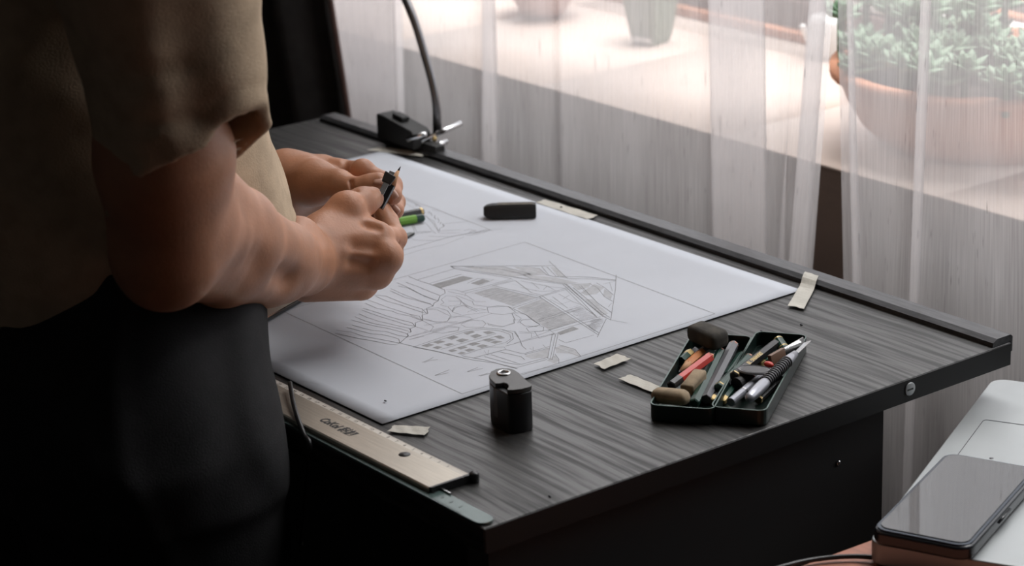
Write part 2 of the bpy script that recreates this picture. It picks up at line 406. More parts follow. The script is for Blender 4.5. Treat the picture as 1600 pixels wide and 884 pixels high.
bm.faces.new(rr[0]); bm.faces.new(rr[-1]); fin(bm, 'pot_body', M_potgreen, t, bevel=.002)
box('plate', -.0135, .0135, -.0188, -.0166, .003, .010, M_whiteframe, t)
succulent((p[0], p[1] + .018, ZL + .05), .018, 12, M_succ, 'green plant growing in the small grey-green pot', cluster=3, sp=.012, hgt=.02)
p = W(800, 34, z=ZL)
bowl((p[0], p[1] + .05, ZL), .042, .045, M_terrapink, 'pale pink clay pot on the ledge at the top left of the window', 'clay_pot', 'pot', .6)
succulent((p[0], p[1] + .05, ZL + .04), .02, 12, M_succ, 'green succulent in the pale pink clay pot', cluster=3, sp=.02, hgt=.02)
p = W(1300, 90, z=ZL)
t = empty('white_watering_can', (p[0] - .01, p[1], ZL)); tag(t, 'small white watering can beside the terracotta bowl', 'watering can')
lathe('can_body', [(.020, 0), (.021, .004), (.021, .04), (.017, .048), (.015, .048), (.015, .04)], 24, M_whiteframe, t)
tube('spout', smooth_path([(.0, -.019, .012), (.004, -.032, .024), (.008, -.046, .045)], 6), .0035, M_whiteframe, t, 8)
tube('handle', smooth_path([(0, .015, .045), (0, .034, .043), (0, .036, .022), (0, .019, .010)], 6), .0028, M_whiteframe, t, 8)
p = W(1590, 30, z=ZL)
bowl((-.60, .79, ZL), .085, .06, M_terra, 'second terracotta pot farther back on the ledge at the upper right', 'clay_pot', 'pot', .7)
succulent((-.60, .79, ZL + .05), .030, 12, M_succ, 'leafy pale green plant in the farther terracotta pot', cluster=5, sp=.05, hgt=.05)

# ------------------------------------------------------------------ the desk
XR, XL, YF, YB = 0.0, -.945, -.502, .004
desk = empty('desk', (-.47, -.25, 0)); tag(desk, 'black wood-grain desk with a raised metal strip along its window edge', 'desk')
def dbox(name, x0, x1, y0, y1, z0, z1, m, bevel=0): return box(name, x0 + .47, x1 + .47, y0 + .25, y1 + .25, z0, z1, m, desk, bevel)
dbox('desktop', XL, XR, YF, YB, .7315, ZT, M_desk, .0012)
dbox('edge_band', XR - .0005, XR + .0008, YF + .001, YB - .001, .732, .7492, M_deskedge)
dbox('side_panel', -.040, -.016, YF + .015, -.118, 0, .7315, M_panel)
dbox('side_panel', XL + .03, XL + .054, YF + .015, -.05, 0, .7315, M_panel)
dbox('back_panel', XL + .054, -.040, -.145, -.127, .30, .7315, M_panel)
# raised strip
a = W(529, 183, z=ZT); 
bm = bmesh.new(); x0, x1 = a[0] + .47, XR - .001 + .47
prof = [(-.016, .7500), (-.0155, .7535), (-.011, .7560), (.004, .7560), (.0065, .754), (.0065, .742), (.0045, .742), (.0045, .7502)]
A = [bm.verts.new((x0, y + .25, z)) for y, z in prof]; B = [bm.verts.new((x1, y + .25, z)) for y, z in prof]
for i in range(len(prof)): bm.faces.new((A[i], A[(i + 1) % 8], B[(i + 1) % 8], B[i]))
bm.faces.new(A); bm.faces.new(B[::-1]); fin(bm, 'edge_strip', M_strip, desk)
# cover cap with an arrow-like 1, two screw heads
c = W(1421.5, 607.5, X=XR + .0009)
def textmesh(s, size, mt, parent, mtx, ext=.00005, name='lettering', shear=0, bold=0):
    cu = bpy.data.curves.new('txt', 'FONT'); cu.body = s; cu.size = size; cu.align_x = 'CENTER'; cu.align_y = 'CENTER'; cu.extrude = ext; cu.shear = shear; cu.offset = bold; cu.resolution_u = 3
    to = bpy.data.objects.new('txt', cu); COL.objects.link(to); dg = bpy.context.evaluated_depsgraph_get()
    me = bpy.data.meshes.new_from_object(to.evaluated_get(dg)); bpy.data.objects.remove(to)
    me.materials.clear(); o = link(name, me, mt, parent); o.matrix_local = mtx; return o
cap = lathe('cover_cap', [(.0052, 0), (.0052, .0006), (.0046, .0009), (0, .0009)], 24, M_laptop, desk, axis=(1, 0, 0), origin=(c[0] + .47, c[1] + .25, c[2]))
textmesh('1', .0085, M_ink, desk, Matrix.Translation((c[0] + .47 + .0010, c[1] + .25, c[2])) @ Matrix.Rotation(math.pi / 2, 4, 'Z') @ Matrix.Rotation(math.pi / 2, 4, 'X') @ Matrix.Rotation(math.pi / 2, 4, 'Z'), name='cap_numeral', bold=.0003)
for q in ((757, 858), (1310, 723)):
    c = W(*q, X=-.0155); lathe('screw', [(.0022, 0), (.002, .0008), (0, .001)], 12, M_chrome, desk, axis=(1, 0, 0), origin=(c[0] + .47, c[1] + .25, c[2]))

# ------------------------------------------------------------------ the sheet of paper and its drawings
ZP = ZT + .0012
pc = [W(1252, 453, z=ZP), W(597, 236, z=ZP)]; pr = W(610, 664, z=ZP)
ex = (pc[1] - pc[0]); ex[2] = 0; Lx = np.linalg.norm(ex); ex /= Lx
o0 = pc[0].copy(); ey = np.array([-ex[1], ex[0], 0]); 
if (pr - o0) @ ey < 0: ey = -ey
Ly = (pr - o0) @ ey + .003
paper = empty('drawing_sheet', (o0[0], o0[1], ZT)); tag(paper, 'large white sheet with a pencil drawing of a stone house, taped to the desk', 'paper')
nx, ny = 40, 28; vs = []; fs = []
for i in range(nx + 1):
    for j in range(ny + 1):
        u, v = i / nx, j / ny; q = ex * Lx * u + ey * Ly * v
        zz = .0012
        vs.append((q[0], q[1], zz))
for i in range(nx):
    for j in range(ny): fs.append((i * (ny + 1) + j, (i + 1) * (ny + 1) + j, (i + 1) * (ny + 1) + j + 1, i * (ny + 1) + j + 1))
sh = mesh('sheet', vs, fs, M_paper, paper, True); s = sh.modifiers.new('solid', 'SOLIDIFY'); s.thickness = .0003; s.offset = 0

ZD = ZT + .00146
class Ink:
    def __init__(s): s.v = []; s.f = []
    def poly(s, pts, crop=(0, 0, 1), wd=.00042, jit=.0):
        q = [W(crop[0] + x / crop[2], crop[1] + y / crop[2], z=ZD) - np.array([o0[0], o0[1], ZT]) for x, y in pts]
        s.strip(q, wd)
    def strip(s, q, wd):
        if len(q) < 2: return
        base = len(s.v)
        for i, p in enumerate(q):
            d = q[min(i + 1, len(q) - 1)] - q[max(i - 1, 0)]; d = d / (np.linalg.norm(d) + 1e-9); n = np.array([-d[1], d[0], 0])
            ww = wd * (.8 + .4 * random.random()) / 2
            s.v += [p + n * ww, p - n * ww]
        for i in range(len(q) - 1): s.f.append((base + 2 * i, base + 2 * i + 1, base + 2 * i + 3, base + 2 * i + 2))
    def fill(s, pts, crop, dz=-.00004):
        base = len(s.v)
        for x, y in pts: s.v.append(W(crop[0] + x / crop[2], crop[1] + y / crop[2], z=ZD) - np.array([o0[0], o0[1], ZT - dz]))
        s.f.append(tuple(range(base, base + len(pts))))
    def done(s, name, mt): return mesh(name, s.v, s.f, mt, paper)
cA = (480, 400, 5.523); cB = (700, 400, 4.911); cC = (640, 480, 5.333); cD = (600, 290, 8.0)
fr = Ink()
for seg in ([(442, 486), (820, 378)], [(820, 378), (1117, 490)], [(1117, 490), (722, 615)], [(722, 615), (442, 486)]): fr.poly(seg, wd=.0006)
fr.poly([(230, 130), (470, 230), (640, 285), (850, 375), (1060, 445), (1240, 515), (1360, 565)], cD, .0005); fr.poly([(240, 805), (560, 715), (840, 635), (1000, 605), (1340, 555)], cD, .0006)
fr.poly([(240, 870), (500, 790), (760, 735), (1000, 640)], cD, .0004); fr.poly([(1360, 540), (1480, 540)], cD, .0003); fr.poly([(455, 592), (500, 600)], wd=.0003)
fr.done('frame_lines', M_linelight)
D = Ink(); wv = .00052
for l in ([(850, 225), (960, 265), (1080, 315), (1145, 340)], [(775, 228), (880, 275), (960, 318), (1010, 345), (1095, 375), (1130, 385)], [(785, 258), (870, 275), (980, 330), (1060, 362), (1105, 378)],
          [(722, 280), (830, 330), (960, 380), (1060, 410), (1085, 432)], [(715, 298), (840, 355), (940, 380), (1060, 415)], [(570, 335), (680, 345), (800, 395), (900, 430), (990, 455), (1030, 495)],
          [(590, 345), (690, 390), (800, 420), (900, 455), (1010, 490)], [(515, 375), (600, 405), (690, 440), (800, 475), (900, 505), (968, 518), (990, 555)], [(497, 405), (600, 450), (735, 475), (780, 495), (880, 515), (980, 553)],
          [(482, 450), (600, 485), (700, 520), (800, 548), (905, 575), (932, 608)], [(470, 465), (560, 498), (640, 525), (740, 555), (850, 590), (925, 605)], [(445, 497), (520, 530), (610, 560), (720, 585), (800, 605), (880, 622), (898, 650), (885, 655)],
          [(412, 522), (500, 560), (590, 585), (700, 605), (800, 625), (880, 650)], [(380, 550), (470, 575), (570, 600), (680, 620), (780, 645), (850, 665), (875, 685), (855, 698)], [(388, 595), (480, 620), (560, 640), (680, 650), (790, 685), (860, 695)],
          [(340, 615), (440, 640), (550, 670), (640, 675), (730, 695), (790, 715), (800, 748)], [(255, 640), (380, 655), (480, 690), (600, 712), (720, 735), (800, 750)], [(238, 665), (330, 685), (440, 710), (560, 730), (680, 755), (765, 765), (800, 748)],
          [(1185, 290), (1190, 320), (1145, 345), (1130, 385), (1095, 405), (1085, 432), (1030, 450), (1040, 495), (990, 510), (995, 555), (932, 575), (935, 608), (890, 625), (895, 655), (865, 665), (870, 690), (850, 705), (800, 750)],
          [(875, 175), (950, 207), (1070, 245), (1185, 290)], [(950, 205), (1100, 160), (1265, 110)], [(1050, 238), (1330, 155)], [(1235, 85), (1270, 108), (1420, 135)], [(1240, 86), (1436, 90)],
          [(800, 750), (970, 790), (1120, 820), (1260, 855), (1360, 882)]): D.poly(l, cA, wv)
for l in ([(20, 78), (430, 74), (830, 74)], [(775, 38), (910, 165)], [(20, 78), (60, 98), (490, 172)], [(30, 80), (270, 125), (500, 160), (700, 195), (900, 215)], [(830, 158), (1000, 158), (1130, 165), (1285, 183)], [(910, 172), (1100, 175), (1285, 186)],
          [(1290, 145), (1285, 250), (1268, 360), (1248, 492)], [(1250, 490), (1205, 468), (1080, 370), (890, 208)], [(905, 212), (1050, 345), (1190, 465)], [(880, 215), (1010, 330), (1145, 470)], [(1215, 480), (1180, 550), (1145, 622)],
          [(1085, 210), (1150, 245), (1200, 310), (1262, 345)], [(1140, 205), (1200, 240), (1270, 298)], [(1020, 225), (1090, 300), (1150, 360), (1255, 432)], [(960, 240), (1080, 340), (1180, 430), (1240, 470)],
          [(340, 225), (520, 265), (700, 308), (920, 240)], [(355, 240), (690, 320)], [(500, 180), (340, 225)], [(100, 275), (300, 228), (490, 172)], [(130, 285), (520, 185)], [(490, 385), (720, 308), (930, 250)], [(500, 398), (720, 320)],
          [(700, 310), (900, 440), (1150, 602)], [(722, 305), (930, 440), (1160, 590)], [(690, 490), (1020, 385)], [(700, 502), (1040, 398)], [(770, 570), (1000, 500), (1170, 465)], [(800, 577), (1170, 477)],
          [(520, 190), (640, 280), (720, 300)], [(130, 85), (300, 82), (430, 80), (650, 140)], [(240, 90), (400, 100), (540, 130), (640, 172)], [(580, 78), (700, 95), (760, 145), (830, 160)], [(720, 80), (775, 148)], [(760, 82), (830, 155), (920, 165)],
          [(300, 395), (310, 435), (420, 450), (520, 430), (460, 385), (380, 380), (300, 395)], [(490, 440), (515, 490), (640, 485), (600, 450), (550, 435), (490, 440)], [(550, 505), (590, 535), (680, 540), (705, 525), (640, 485), (570, 490), (550, 505)],
          [(600, 550), (620, 578), (730, 575), (735, 545), (700, 530), (610, 548)], [(665, 580), (700, 630), (815, 595), (780, 565), (665, 580)], [(460, 385), (600, 450), (705, 525)], [(510, 580), (550, 640), (570, 690), (600, 715)],
          [(800, 600), (765, 780)], [(845, 595), (800, 792)], [(825, 600), (785, 785)], [(790, 605), (845, 592)], [(760, 782), (805, 795)], [(590, 755), (770, 705)], [(600, 742), (780, 692)], [(560, 830), (770, 775)], [(525, 855), (760, 792)], [(110, 765), (280, 795), (390, 825), (525, 858)],
          [(400, 735), (560, 770), (590, 795)], [(330, 755), (470, 800), (560, 830)], [(280, 770), (440, 815), (550, 835)], [(440, 715), (560, 745), (600, 750)], [(850, 640), (905, 665), (1120, 605)], [(850, 680), (975, 715), (1020, 770)], [(820, 750), (850, 790), (850, 820)],
          [(150, 208), (230, 170), (350, 180), (240, 228)], [(200, 780), (440, 715)], [(440, 690), (820, 590)]): D.poly(l, cB, .00046)
for l in ([(100, 320), (280, 262), (480, 200), (620, 182), (760, 197), (835, 225), (845, 262), (800, 292), (600, 345), (430, 400)], [(30, 330), (280, 245), (480, 185), (620, 170), (770, 182), (855, 215), (865, 262), (810, 305)], [(30, 330), (200, 362), (400, 410), (520, 437), (720, 465), (870, 505), (900, 512)],
          [(260, 350), (720, 218)], [(330, 357), (745, 235)], [(105, 458), (160, 438), (200, 415)], [(120, 460), (180, 440), (235, 435)], [(210, 567), (280, 540), (330, 520)], [(215, 567), (325, 545)], [(480, 535), (545, 510), (570, 500)], [(485, 537), (610, 508)], [(575, 570), (655, 548)], [(590, 572), (690, 545)]): D.poly(l, cC, .00045)
D.done('house_outline', M_line)
G = Ink()
for l in ([(130, 15), (230, 20), (310, 60), (350, 75), (310, 120), (220, 120), (110, 100), (105, 30), (130, 15)], [(355, 40), (380, 5), (450, -20), (520, 0)], [(350, 75), (500, 80), (520, 95), (430, 130), (330, 130)], [(430, 140), (500, 110), (610, 110), (635, 135), (610, 165), (470, 165), (430, 145)],
          [(650, 130), (660, 150), (760, 165), (870, 130), (875, 90)], [(0, 245), (180, 200), (430, 130), (690, 50)], [(0, 268), (150, 225), (300, 180)], [(190, 205), (280, 215), (400, 195), (420, 165), (300, 170), (190, 205)], [(0, 60), (100, 105), (200, 160), (170, 205)],
          [(120, 150), (290, 125), (400, 120)], [(640, 20), (560, 10), (480, 40)], [(880, 60), (930, 90), (900, 130)], [(770, 190), (880, 200), (910, 250)], [(910, 200), (1040, 215)], [(870, 300), (1000, 260), (1180, 190)], [(620, 330), (790, 330), (800, 350), (640, 395)], [(620, 360), (650, 400), (660, 355)],
          [(1000, 340), (1030, 360), (1030, 330)], [(1110, 310), (1130, 330)], [(900, 560), (1100, 510), (1260, 480)]): G.poly(l, cC, .0004)
for l in ([(185, 345), (200, 375), (330, 390), (440, 385)], [(60, 300), (180, 345), (290, 350)], [(0, 480), (140, 450), (300, 430)], [(0, 390), (40, 430), (100, 450)], [(30, 420), (50, 390), (120, 380), (220, 425)], [(90, 340), (150, 380), (240, 420), (290, 410)], [(0, 270), (140, 300), (200, 340)], [(0, 345), (100, 345), (150, 395)],
          [(310, 520), (420, 540), (510, 515), (500, 480)], [(0, 535), (80, 545), (80, 570), (0, 580)], [(540, 590), (640, 590), (640, 620)], [(430, 105), (560, 130), (650, 150)], [(500, 160), (640, 175), (880, 205), (1000, 215)], [(560, 190), (780, 235), (900, 245)], [(640, 200), (700, 250)], [(740, 220), (820, 260)], [(560, 240), (700, 270), (830, 265)],
          [(800, 310), (920, 400), (1000, 380)], [(850, 290), (960, 350), (1040, 380)], [(780, 330), (860, 370), (940, 345)], [(900, 250), (1000, 350), (1130, 460)], [(930, 300), (880, 330)], [(1050, 400), (1130, 450)], [(1240, 200), (1262, 270)], [(1190, 215), (1285, 190)], [(1000, 225), (1060, 280)], [(1230, 390), (1255, 360)], [(820, 700), (960, 750), (1010, 770)], [(1250, 490), (1375, 512)],
          [(730, 260), (760, 230)], [(1180, 480), (1060, 540)]): G.poly(l, cB, .0004)
for l in ([(1155, 375), (1200, 340), (1280, 350), (1330, 385), (1320, 420), (1200, 435), (1150, 420), (1180, 400), (1155, 375)], [(1040, 455), (1130, 445), (1210, 470), (1240, 510), (1210, 560), (1120, 575), (1050, 550), (1000, 540)], [(1250, 480), (1270, 440), (1330, 430)], [(1200, 290), (1280, 290), (1370, 320), (1360, 345)], [(940, 610), (1040, 640), (1010, 650)], [(860, 700), (1000, 660), (1250, 590), (1436, 540)], [(880, 720), (1010, 690)]): G.poly(l, cA, .0004)
# plank hatching of the gable wall and the roofs
def hatch(ink, q, n, crop, jit=3, wd=.00035):
    a, b, c, d = [np.array(v, float) for v in q]
    for i in range(n):
        t = (i + .5) / n; p0 = a + (d - a) * t; p1 = b + (c - b) * t
        s = random.uniform(0, .25); e = random.uniform(.7, 1)
        ink.poly([p0 + (p1 - p0) * s + random.uniform(-jit, jit), p0 + (p1 - p0) * (s + e) / 2 + random.uniform(-jit, jit), p0 + (p1 - p0) * e + random.uniform(-jit, jit)], crop, wd)
hatch(G, [(170, 285), (345, 235), (680, 318), (490, 382)], 26, cB); hatch(G, [(530, 400), (722, 328), (1000, 500), (775, 565)], 30, cB)
hatch(G, [(1060, 530), (1150, 600), (1210, 480), (1110, 480)], 14, cB); hatch(G, [(890, 415), (1040, 385), (1160, 465), (1010, 495)], 12, cB)
hatch(G, [(890, 210), (930, 210), (1230, 470), (1190, 470)], 18, cB, 2)
for l in ([(750, 475), (900, 460), (1060, 445)], [(720, 565), (960, 550)], [(700, 595), (960, 590)], [(560, 630), (860, 640)], [(500, 370), (560, 405), (620, 440), (680, 560)], [(480, 430), (560, 510), (600, 560), (650, 600)], [(520, 370), (620, 480), (690, 590)], [(340, 465), (380, 570)], [(360, 465), (405, 575)],
          [(250, 640), (330, 585), (450, 575), (520, 570), (590, 575), (440, 600), (390, 600)], [(310, 660), (350, 660), (380, 680), (560, 685), (700, 680)], [(230, 170), (300, 190), (360, 215), (470, 260)], [(250, 210), (320, 250), (400, 290)], [(240, 150), (360, 200), (430, 240)], [(600, 300), (700, 320)]): G.poly(l, cD, .0004)
G.done('faint_lines', M_linelight)['kind'] = 'stuff'
T = Ink()
for l in ([(1000, 560), (1060, 545), (1150, 555), (1060, 600), (1120, 600), (1200, 570), (1290, 545), (1320, 550), (1240, 590), (1180, 600), (1080, 620), (1010, 610), (1060, 590), (1100, 560), (1160, 580), (1230, 570), (1180, 590), (1110, 585)],
          [(540, 325), (570, 350), (560, 320), (590, 345), (600, 380), (640, 370), (630, 400), (650, 420), (670, 405), (690, 440), (680, 460), (715, 455), (700, 480), (740, 470), (735, 500), (755, 490), (740, 515), (700, 530), (690, 560), (710, 570)],
          [(400, 595), (440, 575), (470, 590), (500, 570), (540, 585), (590, 570)], [(840, 637), (900, 625), (1000, 610)], [(380, 250), (400, 240), (410, 260), (440, 250), (450, 270), (470, 260)]): T.poly(l, cD, .00045)
T.done('castle_outline', M_line)
S1 = Ink()
S1.fill([(1080, 245), (1345, 170), (1435, 190), (1155, 275)], cA); S1.fill([(175, 208), (265, 175), (320, 190), (235, 222)], cB); S1.fill([(840, 585), (960, 540), (1005, 558), (860, 605)], cB)
for q in ([(100, 320), (160, 300), (205, 312), (145, 332)], [(195, 290), (255, 275), (300, 287), (235, 303)], [(310, 255), (370, 235), (410, 248), (350, 270)], [(450, 215), (520, 195), (545, 205), (480, 228)], [(190, 335), (230, 322), (275, 330), (235, 348)], [(285, 310), (330, 297), (375, 305), (320, 322)],
          [(385, 275), (440, 258), (495, 270), (430, 292)], [(505, 238), (560, 220), (605, 235), (545, 258)], [(610, 205), (660, 197), (715, 210), (650, 225)], [(320, 360), (370, 350), (400, 360), (350, 372)], [(390, 335), (450, 320), (485, 332), (425, 350)], [(480, 305), (540, 290), (590, 302), (525, 320)],
          [(605, 270), (660, 258), (720, 270), (660, 287)], [(700, 240), (760, 235), (795, 255), (750, 262)], [(395, 385), (430, 370), (470, 378), (430, 392)], [(455, 355), (500, 342), (550, 352), (490, 370)], [(555, 322), (610, 308), (660, 320), (600, 338)], [(670, 290), (720, 277), (775, 285), (710, 302)]): S1.fill(q, cC)
S1.done('dark_shading', M_shade)['kind'] = 'stuff'
S2 = Ink()
for q in ([(590, 765), (780, 703), (768, 775), (640, 787)], [(820, 700), (880, 682), (970, 712), (1015, 770), (930, 745), (830, 740)], [(760, 800), (820, 760), (850, 800), (830, 825)], [(130, 86), (430, 80), (640, 140), (490, 160), (270, 120)], [(500, 80), (700, 92), (760, 140), (640, 150)], [(560, 140), (830, 165), (1000, 205), (880, 210), (640, 172)],
          [(785, 85), (830, 84), (905, 160), (840, 152)], [(940, 215), (1100, 205), (1080, 240), (1000, 260)], [(1120, 215), (1200, 240), (1140, 290), (1060, 300), (1020, 280)], [(1200, 250), (1262, 290), (1250, 330), (1190, 300)], [(1050, 330), (1110, 330), (1230, 440), (1180, 455)],
          [(530, 400), (722, 328), (1000, 500), (775, 565)], [(200, 285), (345, 240), (670, 318), (490, 380)]): S2.fill(q, cB, -.00007)
S2.done('light_shading', M_shade2)['kind'] = 'stuff'

# ------------------------------------------------------------------ tape
def tape(quad, label, z=ZT + .0026, rise=0):
    ps = [W(*q, z=z) for q in quad]; c = sum(ps) / 4
    n = 12; vs = []; fs = []
    for i in range(n + 1):
        t = i / n; a = ps[0] + (ps[1] - ps[0]) * t; b = ps[3] + (ps[2] - ps[3]) * t
        if i in (0, n):
            pass
        for s in range(5):
            q = a + (b - a) * s / 4
            if i in (0, n): q = q + (ps[1] - ps[0]) / np.linalg.norm(ps[1] - ps[0]) * (.0007 * ((s * 7) % 3 - 1))
            vs.append(np.array([q[0], q[1], ZT + .0018 + .0002 * math.sin(i * 1.3 + s) + (.0046 * min(1, max(0, (q[1] + .022) / .008)) if rise else 0)]))
    for i in range(n):
        for s in range(4): fs.append((i * 5 + s, (i + 1) * 5 + s, (i + 1) * 5 + s + 1, i * 5 + s + 1))
    o = mesh('masking_tape', vs, fs, M_tape, None, False); sm = o.modifiers.new('solid', 'SOLIDIFY'); sm.thickness = .0003
    tag(o, label, 'tape', 'masking tape strips holding the sheet')
tape([(574, 233), (660, 243), (664, 236), (594, 228)], 'cream tape strip on the far corner of the sheet by the lamp clamp')
tape([(838, 315), (918, 341), (934, 335), (852, 310)], 'cream tape strip on the window edge of the sheet right of the black eraser')
tape([(1231, 476), (1258, 431), (1279, 438), (1256, 481)], 'cream tape strip at the right corner of the sheet climbing the metal strip', rise=1)
tape([(928, 567), (965, 551), (986, 559), (944, 575)], 'cream tape strip across the near edge of the sheet above the loose tape')
tape([(967, 590), (1022, 612), (1032, 602), (985, 583)], 'loose piece of cream tape on bare wood left of the pencil tin')
tape([(606, 672), (664, 678), (672, 665), (616, 662)], 'cream tape strip at the bottom corner of the sheet beside the ruler')

# ------------------------------------------------------------------ rulers
A0 = W(742, 736, z=ZT + .006); A1 = W(453, 596, z=ZT + .006); A2 = W(678, 765, z=ZT + .006)
d1 = (A1 - A0); d1[2] = 0; d1 /= np.linalg.norm(d1); d2 = np.array([d1[1], -d1[0], 0]);
if (A2 - A0) @ d2 < 0: d2 = -d2
wdt = (A2 - A0) @ d2
ru = empty('metal_ruler', (A0[0], A0[1], ZT + .0005)); ru.matrix_world = Matrix(((d1[0], d2[0], 0, A0[0]), (d1[1], d2[1], 0, A0[1]), (0, 0, 1, ZT + .0008), (0, 0, 0, 1)))
tag(ru, 'wide gold-toned metal ruler lying along the front of the desk beside the trousers', 'ruler')
flip = (d1[0] * d2[1] - d1[1] * d2[0]) < 0
LR = .52
bm = bmesh.new(); prof = [(0, .0), (0, .0012), (.009, .0042), (.0098, .0048), (wdt - .001, .0048), (wdt, .004), (wdt, 0)]
A = [bm.verts.new((0, y, z)) for y, z in prof]; B = [bm.verts.new((LR, y, z)) for y, z in prof]
for i in range(7): bm.faces.new((A[i], A[(i + 1) % 7], B[(i + 1) % 7], B[i]))
bm.faces.new(A); bm.faces.new(B[::-1]); fin(bm, 'ruler_body', M_rulerm, ru)
bm = prism_bm([(-.0028, .001), (-.0002, .0), (-.0002, wdt), (-.002, wdt - .001)], -.0004, .0052); fin(bm, 'end_cap', M_blackpl, ru)
lathe('end_knob', [(.0035, 0), (.0035, .006), (.0025, .007), (0, .007)], 14, M_blackpl, ru, origin=(-.003, .003, -.0005))
q = W(632, 709, z=ZT + .006); lx = (q - A0) @ d1; ly = (q - A0) @ d2
lathe('hanging_hole', [(.0042, 0), (.0042, .0001)], 20, M_ink, ru, origin=(lx, ly, .00485))
ti = Ink()
for i in range(2, 480):
    x = i * .001 + .002
    if x > LR - .01: break
    Lm = .0042 if i % 10 == 0 else (.003 if i % 5 == 0 else .0018); b0_ = len(ti.v)
    zz = lambda y: .0012 + (.003) * y / .009 + .00012
    ti.v += [(x - .00012, .0003, zz(.0003)), (x + .00012, .0003, zz(.0003)), (x + .00012, Lm, zz(Lm)), (x - .00012, Lm, zz(Lm))]; ti.f.append((b0_, b0_ + 1, b0_ + 2, b0_ + 3))
mesh('tick_marks', ti.v, ti.f, M_ink2, ru)
def flat_text(s, size, mt, par, x, y, z, ang, bold=0, shear=0, flipy=False, name='lettering', sx=1.0):
    m = Matrix.Translation((x, y, z)) @ Matrix.Rotation(ang, 4, 'Z')
    if flipy: m = m @ Matrix.Diagonal((-1, 1, 1, 1))
    m = m @ Matrix.Diagonal((sx, 1, 1, 1))
    return textmesh(s, size, mt, par, m, name=name, bold=bold, shear=shear)
# ruler frame is (d1,d2,up): letters read from lower-left to right in the photo, i.e. along -d1
rs = 50
for i in range(1, 26):
    flat_text(str(i), .0042, M_ink2, ru, .012 + i * .01, .0066, .0037, math.pi, flipy=flip, name='scale_number')
q0 = W(502, 655, z=ZT + .006); q1 = W(553, 677, z=ZT + .006); qc = (q0 + q1) / 2; lx = (qc - A0) @ d1; ly = (qc - A0) @ d2
flat_text('CoKol 科加', .0095, M_ink, ru, lx, ly, .0049, math.pi, bold=.0004, shear=.2, flipy=flip, name='brand_lettering', sx=.85)

E0 = W(757, 826, z=ZT + .001)
r2 = empty('tinted_ruler', (XR - .002, YF, ZT + .0004)); tag(r2, 'narrow green-tinted ruler with rounded end along the front edge of the desk', 'ruler')
wd2 = .0135; pts = [(-.60, 0.0), (-.012, 0.0)] + [(-.0075 + .0068 * math.sin(a), .0068 - .0068 * math.cos(a)) for a in np.linspace(0, math.pi, 12)] + [(-.60, wd2)]
fin(prism_bm(pts, 0, .0016), 'ruler_body', M_acryl, r2)
ti = Ink()
for i in range(1, 560):
    x = -.022 - i * .001; Lm = .004 if i % 10 == 0 else (.003 if i % 5 == 0 else .0018); b0_ = len(ti.v)
    ti.v += [(x - .00012, .0004, .00168), (x + .00012, .0004, .00168), (x + .00012, Lm, .00168), (x - .00012, Lm, .00168)]; ti.f.append((b0_, b0_ + 1, b0_ + 2, b0_ + 3))
mesh('tick_marks', ti.v, ti.f, M_ink, r2)
for i in range(1, 30): flat_text(str(i), .0040, M_ink, r2, -.022 - i * .01, .0068, .0017, 0, name='scale_number')
fin(box_bm(-.60, -.052, wd2 - .0004, wd2 + .0006, .0005, .0030), 'raised_edge', M_steel, r2)

# gold strip ruler on the sheet left of the hands
qa = W(428, 492, z=ZT + .004); qb = W(500, 451, z=ZT + .004); qc = W(428, 461, z=ZT + .004)
d = qb - qa; d[2] = 0; d /= np.linalg.norm(d); n_ = np.array([-d[1], d[0], 0])
if (qc - qa) @ n_ < 0: n_ = -n_
wq = (qc - qa) @ n_
st = empty('set_square', (qa[0], qa[1], ZT + .0022)); tag(st, 'amber strip of a set square lying on the sheet under the near hand', 'ruler')
def loc2(u, v): q = d * u + n_ * v; return (q[0], q[1])
fin(prism_bm([loc2(-.16, 0), loc2(.05, 0), loc2(.05, wq), loc2(-.16, wq)], 0, .002), 'strip_body', M_rulerm, st)
fin(prism_bm([loc2(-.16, -.0012), loc2(.05, -.0012), loc2(.05, .0002), loc2(-.16, .0002)], 0, .0022), 'dark_edge', M_ink, st)
fin(prism_bm([loc2(-.16, .0005), loc2(.05, .0005), loc2(.05, .0018), loc2(-.16, .0018)], .002, .0023), 'bright_edge', M_chrome, st)
fin(prism_bm([loc2(-.16, wq - .004), loc2(.05, wq - .004), loc2(.05, wq), loc2(-.16, wq)], .002, .0023), 'far_edge', M_chrome, st)

# cable hanging off the desk near the trousers
cp = [W(453, 598, z=ZT + .012), W(458, 628, z=ZT + .010), W(466, 655, z=ZT + .0065), W(476, 680, Y=YF - .002), W(484, 697, Y=YF - .006), W(480, 760, Y=YF - .004), W(470, 850, Y=YF - .004)]
tag(tube('cable', smooth_path(cp, 8), .0018, M_blackpl, None, 8), 'thin black cable hanging over the front edge of the desk', 'cable')

